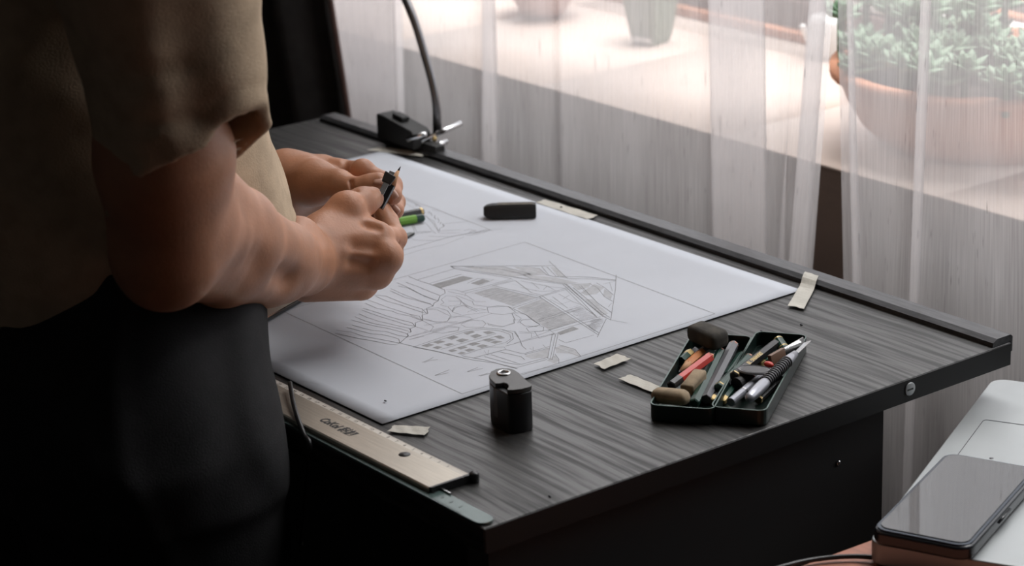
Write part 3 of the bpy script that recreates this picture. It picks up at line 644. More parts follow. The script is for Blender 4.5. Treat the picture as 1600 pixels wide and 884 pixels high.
# ------------------------------------------------------------------ sharpener
def sharpener():
    zt = ZT + .0335
    c0 = W(787, 583, z=zt); a = W(832, 603, z=zt); b = W(797, 608, z=zt)
    # profile in top view px
    px = [(793, 609), (801, 609), (816, 607), (829, 603), (831, 601), (821, 592), (811, 582), (803, 577), (795, 575), (785, 574.5), (775, 576), (767, 580), (764, 586), (765, 591), (770, 596), (776, 600.5)]
    notch = [(781, 598.5), (786, 597.5), (791, 598.5), (794, 601.5), (794, 605), (792, 607)]
    t = empty('pencil_sharpener', (c0[0], c0[1], ZT)); tag(t, 'black container pencil sharpener standing at the near edge of the sheet', 'sharpener')
    def P(x, y): p = W(x, y, z=zt); return (p[0] - c0[0], p[1] - c0[1])
    outer = [P(*q) for q in px]; full = outer
    fin(prism_bm(full, 0, .0300), 'container', M_blackpl, t, bevel=.0012)
    fin(prism_bm([P(*q) for q in (px[:-1] + [(774, 599)] + notch)], .0301, .0335), 'lid', mat('worn_black_plastic', (.05, .048, .045), .4, var=.15, scale=150), t, bevel=.0006)
    lathe('metal_ring', [(.0052, 0), (.0052, .0006), (.0045, .0011), (.0035, .0011), (.0030, .0002), (.0030, 0)], 24, M_steel, t, origin=(0, 0, .0335))
    lathe('hole', [(.0029, 0), (.0029, .0003), (0, .0003)], 20, M_ink, t, origin=(0, 0, .0335))
    u = Vector(P(790, 606) + (0,)); fin(box_bm(-.006, .006, -.0006, .0006, .008, .0295), 'blade_window', M_grey, t, bevel=.0003).location = (P(779, 601.0)[0], P(779, 601.0)[1], .0); t.children[-1].rotation_euler.z = math.atan2(P(793, 609)[1] - P(765, 591)[1], P(793, 609)[0] - P(765, 591)[0])
sharpener()

# ------------------------------------------------------------------ black eraser block on the sheet
def bar_between(name, a, b, wdt_, h, mt, label, cat, base, chamf=.25, taper=None, extra=None):
    a = np.array(a); b = np.array(b); dd = b - a; Ln = np.linalg.norm(dd[:2]); ang = math.atan2(dd[1], dd[0])
    t = empty(name, ((a[0] + b[0]) / 2, (a[1] + b[1]) / 2, base), ang); tag(t, label, cat)
    bm = bmesh.new(); hw = wdt_ / 2; c = wdt_ * chamf
    prof = [(-hw, .0), (hw, .0), (hw, h * .55), (hw - c, h), (-hw + c, h), (-hw, h * .55)]
    sts = [(-Ln / 2, .55), (-Ln / 2 + .003, .85), (-Ln / 2 + .008, 1), (Ln / 2 - .002, 1), (Ln / 2, .93)]
    rings = [[bm.verts.new((x, y * s, h * .5 + (z - h * .5) * s)) for y, z in prof] for x, s in sts]
    for r_, r__ in zip(rings, rings[1:]):
        for i in range(6): bm.faces.new((r_[i], r_[(i + 1) % 6], r__[(i + 1) % 6], r__[i]))
    bm.faces.new(rings[0]); bm.faces.new(rings[-1][::-1]); fin(bm, 'block', mt, t, bevel=.0006)
    return t, Ln
t, Ln = bar_between('eraser_block', W(756, 338, z=ZT + .003), W(838, 336, z=ZT + .003), .015, .0125, M_blackmatte, 'long black eraser holder lying on the far part of the sheet', 'eraser', ZT + .002)
fin(box_bm(-Ln / 2 + .013, Ln / 2 - .003, -.0035, .0035, .0123, .0128), 'paper_label', mat('faded_label', (.09, .075, .055), .7, var=.4, scale=150), t)

# ------------------------------------------------------------------ open pencil tin
def hull_tray(name, bl, tl, tr, label_part, root):
    zt = ZT + .012
    p0, p1, p2 = [W(*q, z=zt) for q in (bl, tl, tr)]
    u = p1 - p0; u[2] = 0; Lu = np.linalg.norm(u); u /= Lu; v = np.array([u[1], -u[0], 0])
    wv_ = (p2 - p1) @ v; 
    if wv_ < 0: v = -v; wv_ = -wv_
    o = p0 - np.array([*root.location[:2], 0])
    def R(i, ins, z, rad):
        # rounded rectangle loop
        out = []
        for cx, cy, a0 in ((Lu - rad, wv_ - rad, 0), (rad, wv_ - rad, 90), (rad, rad, 180), (Lu - rad, rad, 270)):
            for k in range(5):
                a = math.radians(a0 + k * 22.5); x = cx + (rad - ins) * math.cos(a); y = cy + (rad - ins) * math.sin(a)
                q = o + u * x + v * y; out.append((q[0], q[1], z))
        return out
    bm = bmesh.new(); lps = []
    for ins, z in ((.0008, .0), (0, .0008), (0, .0118), (.0008, .0120), (.0010, .0112), (.0010, .0016), (.002, .0010)):
        lps.append([bm.verts.new(q) for q in R(0, ins, z, .006)])
    for a, b in zip(lps, lps[1:]):
        n = len(a)
        for i in range(n): bm.faces.new((a[i], a[(i + 1) % n], b[(i + 1) % n], b[i]))
    bm.faces.new(lps[0][::-1]); bm.faces.new(lps[-1])
    fin(bm, name, M_tin, root, False)
    bm = bmesh.new(); a = [bm.verts.new(q) for q in R(0, -.0002, .0117, .006)]; b = [bm.verts.new(q) for q in R(0, -.0002, .0123, .006)]; c = [bm.verts.new(q) for q in R(0, .0008, .0123, .006)]; n = len(a)
    for x_, y_ in ((a, b), (b, c)):
        for i in range(n): bm.faces.new((x_[i], x_[(i + 1) % n], y_[(i + 1) % n], y_[i]))
    fin(bm, 'rim', M_tinrim, bpy.data.objects[root.children[-1].name] if False else root, False)
    return o, u, v, Lu, wv_
tr_ = W(1140, 600, z=ZT); tin = empty('pencil_tin', (tr_[0], tr_[1], ZT + .0003)); tag(tin, 'dark green metal pencil tin lying open on the desk, full of drawing tools', 'tin')
hull_tray('lid_tray', (1014, 633), (1082, 520), (1179, 520), '', tin)
hull_tray('base_tray', (1110, 636), (1182, 518), (1263, 522), '', tin)

cE = (980, 480, 4.42)
def pe(x, y, z): return W(cE[0] + x / cE[2], cE[1] + y / cE[2], z=ZT + z)
def pencil(a, b, za, zb, body, label, r=.0036, tip=True, band=None, name='pencil', cat='pencil', wood=M_wood, capm=None, cone=.016, n=6, print_=None, blunt=False):
    """a: tip end, b: back end, in crop coordinates"""
    A_ = Vector(pe(*a, za)); B_ = Vector(pe(*b, zb)); Ln = (B_ - A_).length; ax = (B_ - A_).normalized()
    t = empty(name, A_); t.rotation_mode = 'QUATERNION'; t.rotation_quaternion = Vector((0, 0, 1)).rotation_difference(ax); tag(t, label, cat, 'drawing pencils in the open tin' if cat == 'pencil' else None)
    z0 = 0
    if tip:
        lathe('lead', [(0.0003, 0), (.0011, .003)], 8, M_lead, t)
        lathe('wood_cone', [(.0010, .0028), (r * .98, cone), (r * .9, cone + .0005)], 10, wood, t); z0 = cone - .001
    elif blunt:
        lathe('wood_end', [(.0008, 0), (r * .92, .0008), (r * .92, .003)], 10, wood, t); z0 = .001
    e = Ln
    if capm is not None:
        lathe('end_cap', [(r * 1.02, Ln - .007), (r * 1.02, Ln - .001), (r * .8, Ln)], n, capm, t, False); e = Ln - .0065
    lathe('shaft', [(r, z0), (r, e), (r * .9, e + .0004)], n, body, t, False)
    if band:
        for (f0, f1, bmn) in band: lathe('band', [(r * 1.04, Ln * f0), (r * 1.04, Ln * f1)], n, bmn, t, False)
    if print_:
        m = Matrix.Translation((0, 0, 0))
        txt, f0, sz = print_
        o = textmesh(txt, sz, M_gold, t, Matrix.Identity(4), ext=.00003, bold=.0001, name='gold_lettering')
        # lay text on the facet facing up
        q = t.rotation_quaternion; up = q.inverted() @ Vector((.25, -.2, .95)); up.z = 0; up.normalize(); k = round(math.atan2(up.y, up.x) / (math.pi / 3) - .5) + .5
        up = Vector((math.cos(k * math.pi / 3), math.sin(k * math.pi / 3), 0)); xd = Vector((0, 0, 1)); yd = up.cross(xd)
        mt4 = Matrix(((xd.x, yd.x, up.x, up.x * r * .885), (xd.y, yd.y, up.y, up.y * r * .885), (xd.z, yd.z, up.z, Ln * f0), (0, 0, 0, 1))); o.matrix_local = mt4
    return t
# left tray
pencil((352, 452), (548, 285), .006, .010, M_orange, 'orange pencil in the left half of the tin, beside the red one', r=.0034, wood=M_wood, capm=M_grey)
pencil((604, 318), (300, 545), .017, .012, M_red, 'bright red pencil with a black end in the left half of the tin', r=.0038, cone=.008, band=[(.80, .9, M_black)], n=6, capm=M_black)
pencil((372, 372), (440, 312), .009, .010, M_green, 'green pencil stub near the left rim of the tin', r=.0036, tip=False, capm=M_gold, name='pencil_stub')
pencil((642, 300), (462, 665), .009, .007, M_green, 'dark green pencil with a pink wooden end right of the red pencil', r=.0038, tip=False, blunt=True, wood=M_pinkwood, capm=M_green)
pencil((736, 258), (545, 635), .009, .006, M_grey, 'charcoal grey pencil next to the hinge in the left half of the tin', r=.0040, tip=False, blunt=True, wood=M_pinkwood)
pencil((400, 660), (560, 420), .004, .004, M_black, 'black pencil lying deep in the left tray under the erasers', r=.0034, tip=False)
pencil((470, 300), (340, 420), .004, .004, M_black, 'short black pencil deep in the left tray near the big dark eraser', r=.0034, tip=False)
# right tray
pencil((1022, 252), (735, 478), .011, .014, M_black, 'black pencil with gold lettering across the right half of the tin', r=.0038, tip=False, band=[(.965, .985, M_gold)], print_=('DRAWING  7B', .55, .0042), capm=M_black)
pencil((845, 345), (630, 558), .009, .009, M_green, 'dark green pencil with a pink end beside the gold lettered pencil', r=.0038, tip=False, blunt=True, wood=M_pinkwood, band=[(.94, .965, M_gold)], print_=('8B', .6, .0042))
pencil((738, 545), (655, 655), .006, .004, M_green, 'thin green pencil at the near end of the right tray', r=.0028, tip=False, capm=M_gold)
pencil((1000, 335), (905, 400), .006, .006, M_green, 'pale green pencil in the middle of the right tray', r=.0034, tip=False, capm=M_gold)
pencil((905, 640), (1058, 490), .005, .005, M_black, 'black pencil with gold end along the right rim of the tin', r=.0030, tip=False, band=[(.0, .05, M_gold)])
pencil((640, 600), (575, 650), .004, .004, M_black, 'black pencil end in the near left corner of the right tray', r=.0032, tip=False, capm=M_gold)
pencil((790, 330), (690, 470), .005, .005, M_green, 'green pencil along the hinge in the right tray', r=.0032, tip=False)
t = pencil((755, 535), (848, 488), .009, .009, M_blackmatte, 'short black cap with a red ring in the right tray', r=.0052, tip=False, name='pen_cap', cat='cap', n=16, band=[(.92, .97, M_red)])
t = pencil((715, 655), (985, 430), .008, .009, M_silverpl, 'slim silver mechanical pencil beside the craft knife', r=.0032, tip=False, name='mechanical_pencil', cat='pencil', n=14, band=[(.3, .33, M_steel), (.75, .8, M_black)])
t = pencil((1040, 228), (1090, 298), .011, .008, M_green, 'small dark green lead holder with gold ends at the far end of the right tray', r=.0042, tip=False, name='lead_holder', cat='holder', n=16, band=[(.05, .12, M_gold), (.8, .88, M_gold)])
# craft knife
A_ = Vector(pe(838, 632, .013)); B_ = Vector(pe(1160, 320, .015)); ax = (B_ - A_).normalized(); Ln = (B_ - A_).length
t = empty('craft_knife', A_); t.rotation_mode = 'QUATERNION'; t.rotation_quaternion = Vector((0, 0, 1)).rotation_difference(ax); tag(t, 'silver craft knife with ribbed black grip along the right side of the tin', 'knife')
lathe('handle', [(.0016, -.002), (.0036, .002), (.0043, .012), (.0044, Ln * .30), (.0040, Ln * .33), (.0040, Ln * .85), (.0034, Ln * .9), (.0025, Ln)], 20, M_silverpl, t)
for i in range(13): lathe('grip_ring', [(.0040, Ln * (.35 + i * .037)), (.0047, Ln * (.352 + i * .037)), (.0047, Ln * (.366 + i * .037)), (.0040, Ln * (.368 + i * .037))], 20, M_blackpl, t)
fin(prism_bm([(-.003, -.0002), (.003, -.0002), (.003, .0002), (-.003, .0002)], Ln, Ln + .026), 'blade', M_steel, t)
# bow compass piece / scraper with beige handle
t = empty('scraper_blade', pe(1050, 330, .012), .6); A_ = pe(985, 372, .011); B_ = pe(1220, 240, .014)
t.location = A_; t.rotation_mode = 'QUATERNION'; t.rotation_quaternion = Vector((0, 0, 1)).rotation_difference(Vector(B_ - A_).normalized()); Ln = np.linalg.norm(B_ - A_)
tag(t, 'flat steel blade with brown holder at the far end of the right tray', 'blade')
fin(prism_bm([(-.0004, -.004), (.0004, -.004), (.0004, .004), (-.0004, .004)], Ln * .35, Ln), 'steel_blade', M_steel, t)
fin(prism_bm([(-.0016, -.0045), (.0016, -.0045), (.0016, .0045), (-.0016, .0045)], 0, Ln * .42), 'brown_holder', mat('brown_plastic', (.20, .11, .07), .5), t, bevel=.0006)
# oval tag
p = pe(880, 440, .016); t = empty('oval_tag', p, .55); tag(t, 'clear oval tag with a grey logo lying on the pencils in the right tray', 'tag')
bm = bmesh.new(); n = 24
for r_, z0, z1, nm, mt_ in ((1.0, 0, .0012, 'tag_body', mat('clear_tag', (.22, .22, .23), .12, spec=.8)),):
    fin(prism_bm([(r_ * .0135 * math.cos(2 * math.pi * i / n), r_ * .0085 * math.sin(2 * math.pi * i / n)) for i in range(n)], z0, z1), nm, mt_, t, bevel=.0004)
fin(prism_bm([(.0105 * math.cos(2 * math.pi * i / n), .006 * math.sin(2 * math.pi * i / n)) for i in range(n)], .0012, .0014), 'inset', M_black, t)
tube('rim_ring', [(.0125 * math.cos(2 * math.pi * i / n), .0078 * math.sin(2 * math.pi * i / n), .0014) for i in range(n + 1)], .0003, M_grey, t, 6)
bm = bmesh.new(); p = pe(978, 395, .016)
t = lathe('red_bead', [(0, -.0028), (.0022, -.002), (.003, 0), (.0022, .002), (0, .0028)], 12, M_red); t.location = p; t.scale = (1.6, 1, .8); tag(t, 'small red plastic piece beside the oval tag', 'bead')
# erasers
def eraser(c, L_, W_, H_, rz, mt, label, tilt=(0, 0), z=0.0, rnd=.35, sub=2, taper=0):
    bm = box_bm(-L_ / 2, L_ / 2, -W_ / 2, W_ / 2, 0, H_)
    bmesh.ops.bevel(bm, geom=bm.edges[:] , offset=min(L_, W_, H_) * rnd, segments=4, profile=.5, affect='EDGES')
    for v in bm.verts:
        v.co.z *= 1 - taper * (v.co.x / L_ + .5)
        v.co += Vector((math.sin(v.co.y * 400 + 1), math.sin(v.co.x * 300), math.sin(v.co.x * 250 + v.co.y * 180))) * .00035
    o = fin(bm, 'eraser', mt, None, True); o.location = (c[0], c[1], ZT + z); o.rotation_euler = (tilt[0], tilt[1], rz); tag(o, label, 'eraser', 'erasers in the pencil tin'); return o
dirE = W(1120, 545, z=ZT + .02) - W(1085, 515, z=ZT + .02); 
eraser(W(1107, 530, z=ZT + .016), .031, .019, .014, math.atan2(*(W(1138, 535, z=.77) - W(1088, 518, z=.77))[1::-1]), M_eraser_dark, 'large dark dirty eraser propped on the far left rim of the tin', z=.0125, tilt=(0.12, .05))
eraser(pe(300, 628, .010), .028, .014, .011, math.atan2(*(pe(405, 640, .01) - pe(180, 610, .01))[1::-1]), M_eraser_tan, 'rounded tan eraser in the near left corner of the tin', z=.006, rnd=.48)
eraser(pe(458, 518, .011), .024, .011, .009, math.atan2(*(pe(535, 450, .01) - pe(375, 575, .01))[1::-1]), M_eraser_tan, 'wedge-shaped worn tan eraser under the red pencil', z=.004, rnd=.2, taper=-.5)

# ------------------------------------------------------------------ lamp clamped to the far end of the desk
def lamp():
    b = W(640, 222, z=ZT); t = empty('clip_lamp', (b[0], b[1], ZT)); tag(t, 'black clamp lamp with bent metal gooseneck fixed on the window edge of the desk', 'lamp')
    O = Vector((b[0], b[1], ZT)); 
    def w(x, y, Y): return Vector(W(x, y, Y=Y)) - O
    # body: box seen from (598..665, 178..225)
    p0 = w(600, 222, -.030); p1 = w(664, 232, -.030)
    dx = p1 - p0; ang = math.atan2(dx.y, dx.x)
    c = (p0 + p1) / 2; Ln = .064
    bm = bmesh.new(); hw = .011; pf = [(-Ln / 2, .0), (Ln / 2, .0), (Ln / 2, .016), (Ln / 2 - .004, .019), (-Ln / 2 + .012, .026), (-Ln / 2, .026)]
    A = [bm.verts.new((x, -hw, z)) for x, z in pf]; B = [bm.verts.new((x, hw, z)) for x, z in pf]
    for i in range(6): bm.faces.new((A[i], A[(i + 1) % 6], B[(i + 1) % 6], B[i]))
    bm.faces.new(A); bm.faces.new(B[::-1]); o = fin(bm, 'clamp_body', M_blackmatte, t, bevel=.0015); o.location = (w(631, 215, -.012).x, w(631, 215, -.012).y, .006)
    bx_ = o.location.x; by_ = o.location.y
    o = fin(box_bm(-.009, .009, -.005, .005, 0, .005), 'switch', M_blackmatte, t, bevel=.0015); o.location = (bx_ - .004, by_, .0295); o.rotation_euler = (0, .12, 0)
    rod('upper_rod', (bx_ + .030, by_, .013), w(721, 192, .03), .0026, M_chrome, t, 12, smooth=True)
    rod('front_rod', w(637, 218, -.028), w(665, 210, -.020), .0028, M_chrome, t, 12, smooth=True)
    rod('lower_rod', w(682, 228, .004), w(697, 221, .02), .0030, M_chrome, t, 12, smooth=True)
    fin(box_bm(-.012, .020, -.008, .008, -.022, -.016), 'lower_jaw', M_blackmatte, t, bevel=.001).location = (bx_ + .03, by_ + .03, -.002)
    fin(box_bm(-.02, .012, -.006, .006, 0, .010), 'hinge_block', M_blackmatte, t, bevel=.001).location = (bx_ + .042, by_ + .006, 0.002)
    lathe('screw', [(.0025, 0), (.0025, .002), (0, .0024)], 12, M_gold, t, axis=(.8, -.6, .1), origin=w(679, 217, .0))
    Yg = .02
    pts = [w(683, 196, Yg), w(682, 165, Yg), w(676, 130, Yg), w(665, 90, Yg), w(650, 40, Yg), w(634, 0, Yg), w(600, -70, Yg), w(560, -120, Yg - .03), w(540, -135, Yg - .08), w(560, -130, Yg - .14)]
    P = smooth_path(pts, 26)
    tube('gooseneck', P, .0042, mat('dark_flex_metal', (.24, .24, .25), .28, .8), t, 12, ribs=.16)
    rod('bracket', w(683, 208, Yg), w(683, 192, Yg), .0045, M_blackmatte, t, 12)
    cp = [p_ + Vector((.006, .002, 0)) for p_ in smooth_path([w(686, 196, Yg), w(685, 165, Yg), w(680, 135, Yg)], 14)]
    e = P[-1]; q = (P[-1] - P[-4]).normalized()
    lathe('lamp_head', [(.008, 0), (.012, .01), (.022, .03), (.035, .06), (.036, .062), (.033, .06), (.0, .055)], 28, M_blackmatte, t, axis=q, origin=e - q * .004)
lamp()

# ------------------------------------------------------------------ pencils on the sheet near the hands, blade
def flat_pencil(a, b, body, label, bands, r=.0037, z=.0022 + .0036):
    A_ = Vector(W(*a, z=ZT + z)); B_ = Vector(W(*b, z=ZT + z)); t = empty('pencil', A_); t.rotation_mode = 'QUATERNION'
    t.rotation_quaternion = Vector((0, 0, 1)).rotation_difference((B_ - A_).normalized()); tag(t, label, 'pencil'); Ln = (B_ - A_).length
    lathe('shaft', [(r * .7, -.0004), (r, .001), (r, Ln)], 8, body, t, False)
    for f0, f1, m_ in bands: lathe('band', [(r * 1.05, f0), (r * 1.05, f1)], 8, m_, t, False)
    lathe('wood_cone', [(r * .97, Ln), (.001, Ln + .018)], 10, M_wood, t); lathe('lead', [(.001, Ln + .018), (.0002, Ln + .022)], 8, M_lead, t)
flat_pencil((662, 340), (548, 358), M_green, 'green pencil with a lime green print lying beneath the hands', [(.0075, .024, M_lime)])
flat_pencil((661, 330.5), (560, 350), M_black, 'black pencil lying behind the green one beneath the hands', [(.001, .003, M_gold)])
t = empty('spare_blade', W(640, 369, z=ZT + .0022)); tag(t, 'small steel knife blade tip on the sheet right of the near hand', 'blade')
o_ = W(640, 369, z=ZT + .0022); q_ = [W(*p_, z=ZT + .0022) - o_ for p_ in ((600, 392), (630, 375), (648, 365), (640, 364), (620, 370), (596, 384))]
fin(prism_bm([(p_[0], p_[1]) for p_ in q_], 0, .0008), 'steel_blade', mat('dull_steel', (.16, .165, .17), .4, .5), t)
fin(prism_bm([(p_[0], p_[1]) for p_ in [W(*p_, z=ZT + .0022) - o_ for p_ in ((600, 393.5), (630, 376.5), (648, 366), (648, 364.6), (630, 374.5), (600, 391.5))]], 0, .0013), 'dark_edge', M_ink, t)
# crumbs
cb = bmesh.new()
for (x, y) in ((859, 775), (1190, 517), (1252, 507), (877, 323), (602, 626), (1028, 514)):
    p = W(x, y, z=ZT + .0005 if x > 900 or y > 700 else ZT + .0026); bmesh.ops.create_icosphere(cb, subdivisions=1, radius=.0011, matrix=Matrix.Translation(p) @ Matrix.Diagonal((1.5, .8, .6, 1)))
tag(fin(cb, 'crumbs', M_lead), 'dark pencil shavings and specks scattered on the desk and sheet', 'crumbs', kind='stuff')

# ------------------------------------------------------------------ laptop, phone, side table
ZPL = .706
stool = empty('side_table', (.15, -.15, 0)); tag(stool, 'low reddish wooden table under the laptop at the lower right', 'table')
q0 = W(1250, 884, z=ZPL - .018); q1 = W(1375, 838, z=ZPL - .018)
la = W(1556, 590, z=ZPL); lb = W(1430, 755, z=ZPL); dl = (lb - la); dl[2] = 0; dl /= np.linalg.norm(dl); nl = np.array([-dl[1], dl[0], 0])
if nl[0] < 0: nl = -nl
def ang(v): return math.atan2(v[1], v[0])
tb = box('table_top', -.03, .50, -.02, .50, -.025, 0, M_stool, stool, .002)
qd = q1 - q0; edge = W(1310, 861, z=ZPL - .018)
tb.location = (edge[0] - .15, edge[1] + .15 , ZPL - .018); 
# table top oriented with the laptop
qn = np.array([-(q1 - q0)[1], (q1 - q0)[0], 0]); qn /= np.linalg.norm(qn)
if qn[0] < 0: qn = -qn
qe = (q1 - q0) / np.linalg.norm(q1 - q0)
tb.data.clear_geometry(); bm = bmesh.new(); pp = [edge + qe * .012, edge - qe * .35, edge - qe * .35 + qn * .5, edge + qe * .012 + qn * .5]
# keep the table clear of the desk
pp = [edge + qe * .05, edge - qe * .30, edge - qe * .30 + qn * .46, edge + qe * .05 + qn * .46]
pp = [edge + qe * .05, edge - qe * .30, edge - qe * .30 + qn * .50, la + dl * .05 + nl * .30, la + dl * .05 + nl * .02]
prism_bm([(p_[0] - .15, p_[1] + .15) for p_ in pp], ZPL - .018 - .025, ZPL - .018, bm); bmesh.ops.recalc_face_normals(bm, faces=bm.faces); bm.to_mesh(tb.data); bm.free(); tb.location = (0, 0, 0)
cc = sum(pp) / 5
for s_ in (.85,):
    for p_ in pp:
        g_ = cc + (p_ - cc) * .88; rod('table_leg', (g_[0] - .15, g_[1] + .15, 0), (g_[0] - .15, g_[1] + .15, ZPL - .043), .016, M_stool, stool, 12)
lap = empty('laptop', (la[0], la[1], ZPL - .018)); lap.matrix_world = Matrix(((dl[0], nl[0], 0, la[0]), (dl[1], nl[1], 0, la[1]), (0, 0, 1, ZPL - .018), (0, 0, 0, 1)))
tag(lap, 'silver laptop with black keys at the lower right corner', 'laptop')
def rrect(x0, x1, y0, y1, r, n=6):
    out = []
    for cx, cy, a0 in ((x1 - r, y1 - r, 0), (x0 + r, y1 - r, 90), (x0 + r, y0 + r, 180), (x1 - r, y0 + r, 270)):
        for k in range(n + 1): a = math.radians(a0 + 90 * k / n); out.append((cx + r * math.cos(a), cy + r * math.sin(a)))
    return out
LW = .325; LDp = .227
fin(prism_bm(rrect(0, LW, -.002, LDp, .012), .002, .018), 'laptop_base', M_laptop, lap, bevel=.0014)
def ll(x, y): p_ = W(x, y, z=ZPL) - la; return (p_ @ dl, p_ @ nl)
t1 = ll(1535, 655); t2 = ll(1502, 707); y0 = (t1[1] + t2[1]) / 2; x0 = t1[0]
pad = rrect(x0, x0 + .105, y0, y0 + .076, .003, 3)
tube('touchpad', [(p_[0], p_[1], .0181) for p_ in pad + pad[:1]], .0003, M_lapline, lap, 4)
k1 = ll(1592, 852)
keym = None
for r_ in range(6):
    for c_ in range(15):
        x_ = .022 + c_ * .0190; y_ = .112 + r_ * .0185
        if keym is None:
            o = fin(prism_bm(rrect(-.0080, .0080, -.0078, .0078, .0015, 2), 0, .0012), 'key', M_key, lap); keym = o.data
        else: o = bpy.data.objects.new('key', keym); COL.objects.link(o); o.parent = lap
        o.location = (x_, y_, .0181)
# screen half, opened
scr = fin(box_bm(0, LW, 0, .006, 0, .215), 'laptop_screen', M_laptop, lap, bevel=.002); scr.location = (0, LDp - .004, .016); scr.rotation_euler = (-.35, 0, 0)
sp = fin(box_bm(.008, LW - .008, -.0006, .0, .012, .207), 'display', M_glass, lap); sp.location = (0, LDp - .004, .016); sp.rotation_euler = (-.35, 0, 0)

zph = ZPL + .0125
s0 = W(1483, 708, z=zph); s1 = W(1371, 822, z=zph); s2 = W(1512, 847, z=zph)
dp = s1 - s0; dp /= np.linalg.norm(dp); npv = np.array([-dp[1], dp[0], 0])
if (s2 - s1) @ npv < 0: npv = -npv
PL = np.linalg.norm(s1 - s0); PWd = (s2 - s1) @ npv
ph = empty('smartphone', (s0[0], s0[1], ZPL)); ph.matrix_world = Matrix(((dp[0], npv[0], 0, s0[0]), (dp[1], npv[1], 0, s0[1]), (0, 0, 1, ZPL + .0008), (0, 0, 0, 1)))
tag(ph, 'black smartphone in a dark case lying face up on the laptop', 'phone')
b_ = .0028
fin(prism_bm(rrect(-b_ - .0012, PL + b_ + .0022, -b_ - .0012, PWd + b_ + .0012, .011, 7), 0, .0105), 'phone_case', M_phonebody, ph, bevel=.0028)
fin(prism_bm(rrect(-b_ + .0006, PL + b_ + .0002, -b_ + .0006, PWd + b_ - .0006, .0095, 7), .0103, .0112), 'phone_frame', mat('blue_black_frame', (.02, .03, .045), .15, .6), ph, bevel=.0004)
fin(prism_bm(rrect(0, PL, 0, PWd, .008, 7), .0111, .0118), 'screen', M_glass, ph, bevel=.0002)
cpx = W(1549, 716, z=zph) - s0
lathe('front_camera', [(.0016, 0), (.0016, .0001)], 14, M_grey, ph, origin=(cpx @ dp, cpx @ npv, .01182))
tube('case_button', [(PL * .45, PWd + b_ + .0014, .0062), (PL * .62, PWd + b_ + .0014, .0062)], .0010, M_phonebody, ph, 8)
cab = smooth_path([W(1195, 893, z=ZPL - .012), W(1260, 876, z=ZPL - .0145), W(1330, 869, z=ZPL - .0145), W(1400, 874, z=ZPL - .0145), W(1480, 884, z=ZPL - .0145), W(1560, 900, z=ZPL - .0145)], 8)
tag(tube('charging_cable', cab, .0018, M_blackpl, None, 8), 'black charging cable on the reddish table below the smartphone', 'cable')
#PERSON#
# ------------------------------------------------------------------ person (distance fields turned into smooth meshes)
class Field:
    def __init__(s, lo, hi, h):
        s.lo = np.array(lo, np.float32); s.h = h; s.n = [int((b - a) / h) + 1 for a, b in zip(lo, hi)]
        s.a = np.full(s.n, .03, np.float32); s.ax = [s.lo[i] + h * np.arange(s.n[i], dtype=np.float32) for i in range(3)]
    def box(s, pts, m):
        pts = np.array(pts); lo = pts.min(0) - m; hi = pts.max(0) + m
        return tuple(slice(max(0, int((lo[i] - s.lo[i]) / s.h)), max(0, min(s.n[i], int((hi[i] - s.lo[i]) / s.h) + 2))) for i in range(3))
    def grid(s, sl): return np.meshgrid(*[s.ax[i][sl[i]] for i in range(3)], indexing='ij')
    def cap(s, sl, a, b, r1, r2):
        X, Y, Z = s.grid(sl); d = np.array(b, float) - a; l2 = float(d @ d) + 1e-12
        t = np.clip(((X - a[0]) * d[0] + (Y - a[1]) * d[1] + (Z - a[2]) * d[2]) / l2, 0, 1).astype(np.float32)
        return np.sqrt((X - a[0] - t * d[0]) ** 2 + (Y - a[1] - t * d[1]) ** 2 + (Z - a[2] - t * d[2]) ** 2) - (r1 + (r2 - r1) * t)
    def add(s, a, b, r1, r2, k=.006):
        sl = s.box([a, b], max(r1, r2) + k + .012)
        if any(q.stop <= q.start for q in sl): return
        s.merge(sl, s.cap(sl, np.array(a), np.array(b), r1, r2), k)
    def merge(s, sl, d, k):
        o = s.a[sl]; h = np.maximum(k - np.abs(o - d), 0) / k; s.a[sl] = np.minimum(o, d) - h * h * k * .25
    def cut(s, a, b, r, k=.002):
        sl = s.box([a, b], r + k + .006)
        if any(q.stop <= q.start for q in sl): return
        d = -s.cap(sl, np.array(a), np.array(b), r, r); o = s.a[sl]; h = np.maximum(k - np.abs(o - d), 0) / k; s.a[sl] = np.maximum(o, d) + h * h * k * .25
    def dent(s, a, b, amp, sg):
        sl = s.box([a, b], sg * 2.6); d = s.cap(sl, np.array(a), np.array(b), 0, 0); s.a[sl] += amp * np.exp(-(d / sg) ** 2)
    def chain(s, pts, rs, k=.006):
        for i in range(len(pts) - 1): s.add(pts[i], pts[i + 1], rs[i], rs[i + 1], k)
    def surf(s):
        g = vdb.FloatGrid(.03); g.copyFromArray(s.a); r = g.convertToPolygons(0.0, 0.0) if True else None
        P = np.asarray(r[0], np.float64); tri = np.asarray(r[1]).reshape(-1, 3) if len(r) == 3 else np.zeros((0, 3), int); q = np.asarray(r[-1]).reshape(-1, 4)
        P = P * s.h + s.lo; return P, [tuple(int(v) for v in f) for f in tri] + [tuple(int(v) for v in f) for f in q]
def field_mesh(name, fields, mt, parent, smooth_it=0):
    V = []; Fs = []
    for f in fields:
        P, fa = f.surf(); b = len(V); V += P.tolist(); Fs += [tuple(v + b for v in q) for q in fa]
    me = bpy.data.meshes.new(name); me.from_pydata(V, [], Fs); me.update()
    bm = bmesh.new(); bm.from_mesh(me)
    if smooth_it:
        for _ in range(smooth_it): bmesh.ops.smooth_vert(bm, verts=bm.verts, factor=.5, use_axis_x=True, use_axis_y=True, use_axis_z=True)
    bmesh.ops.recalc_face_normals(bm, faces=bm.faces); bm.to_mesh(me); bm.free()
    return link(name, me, mt, parent, True)

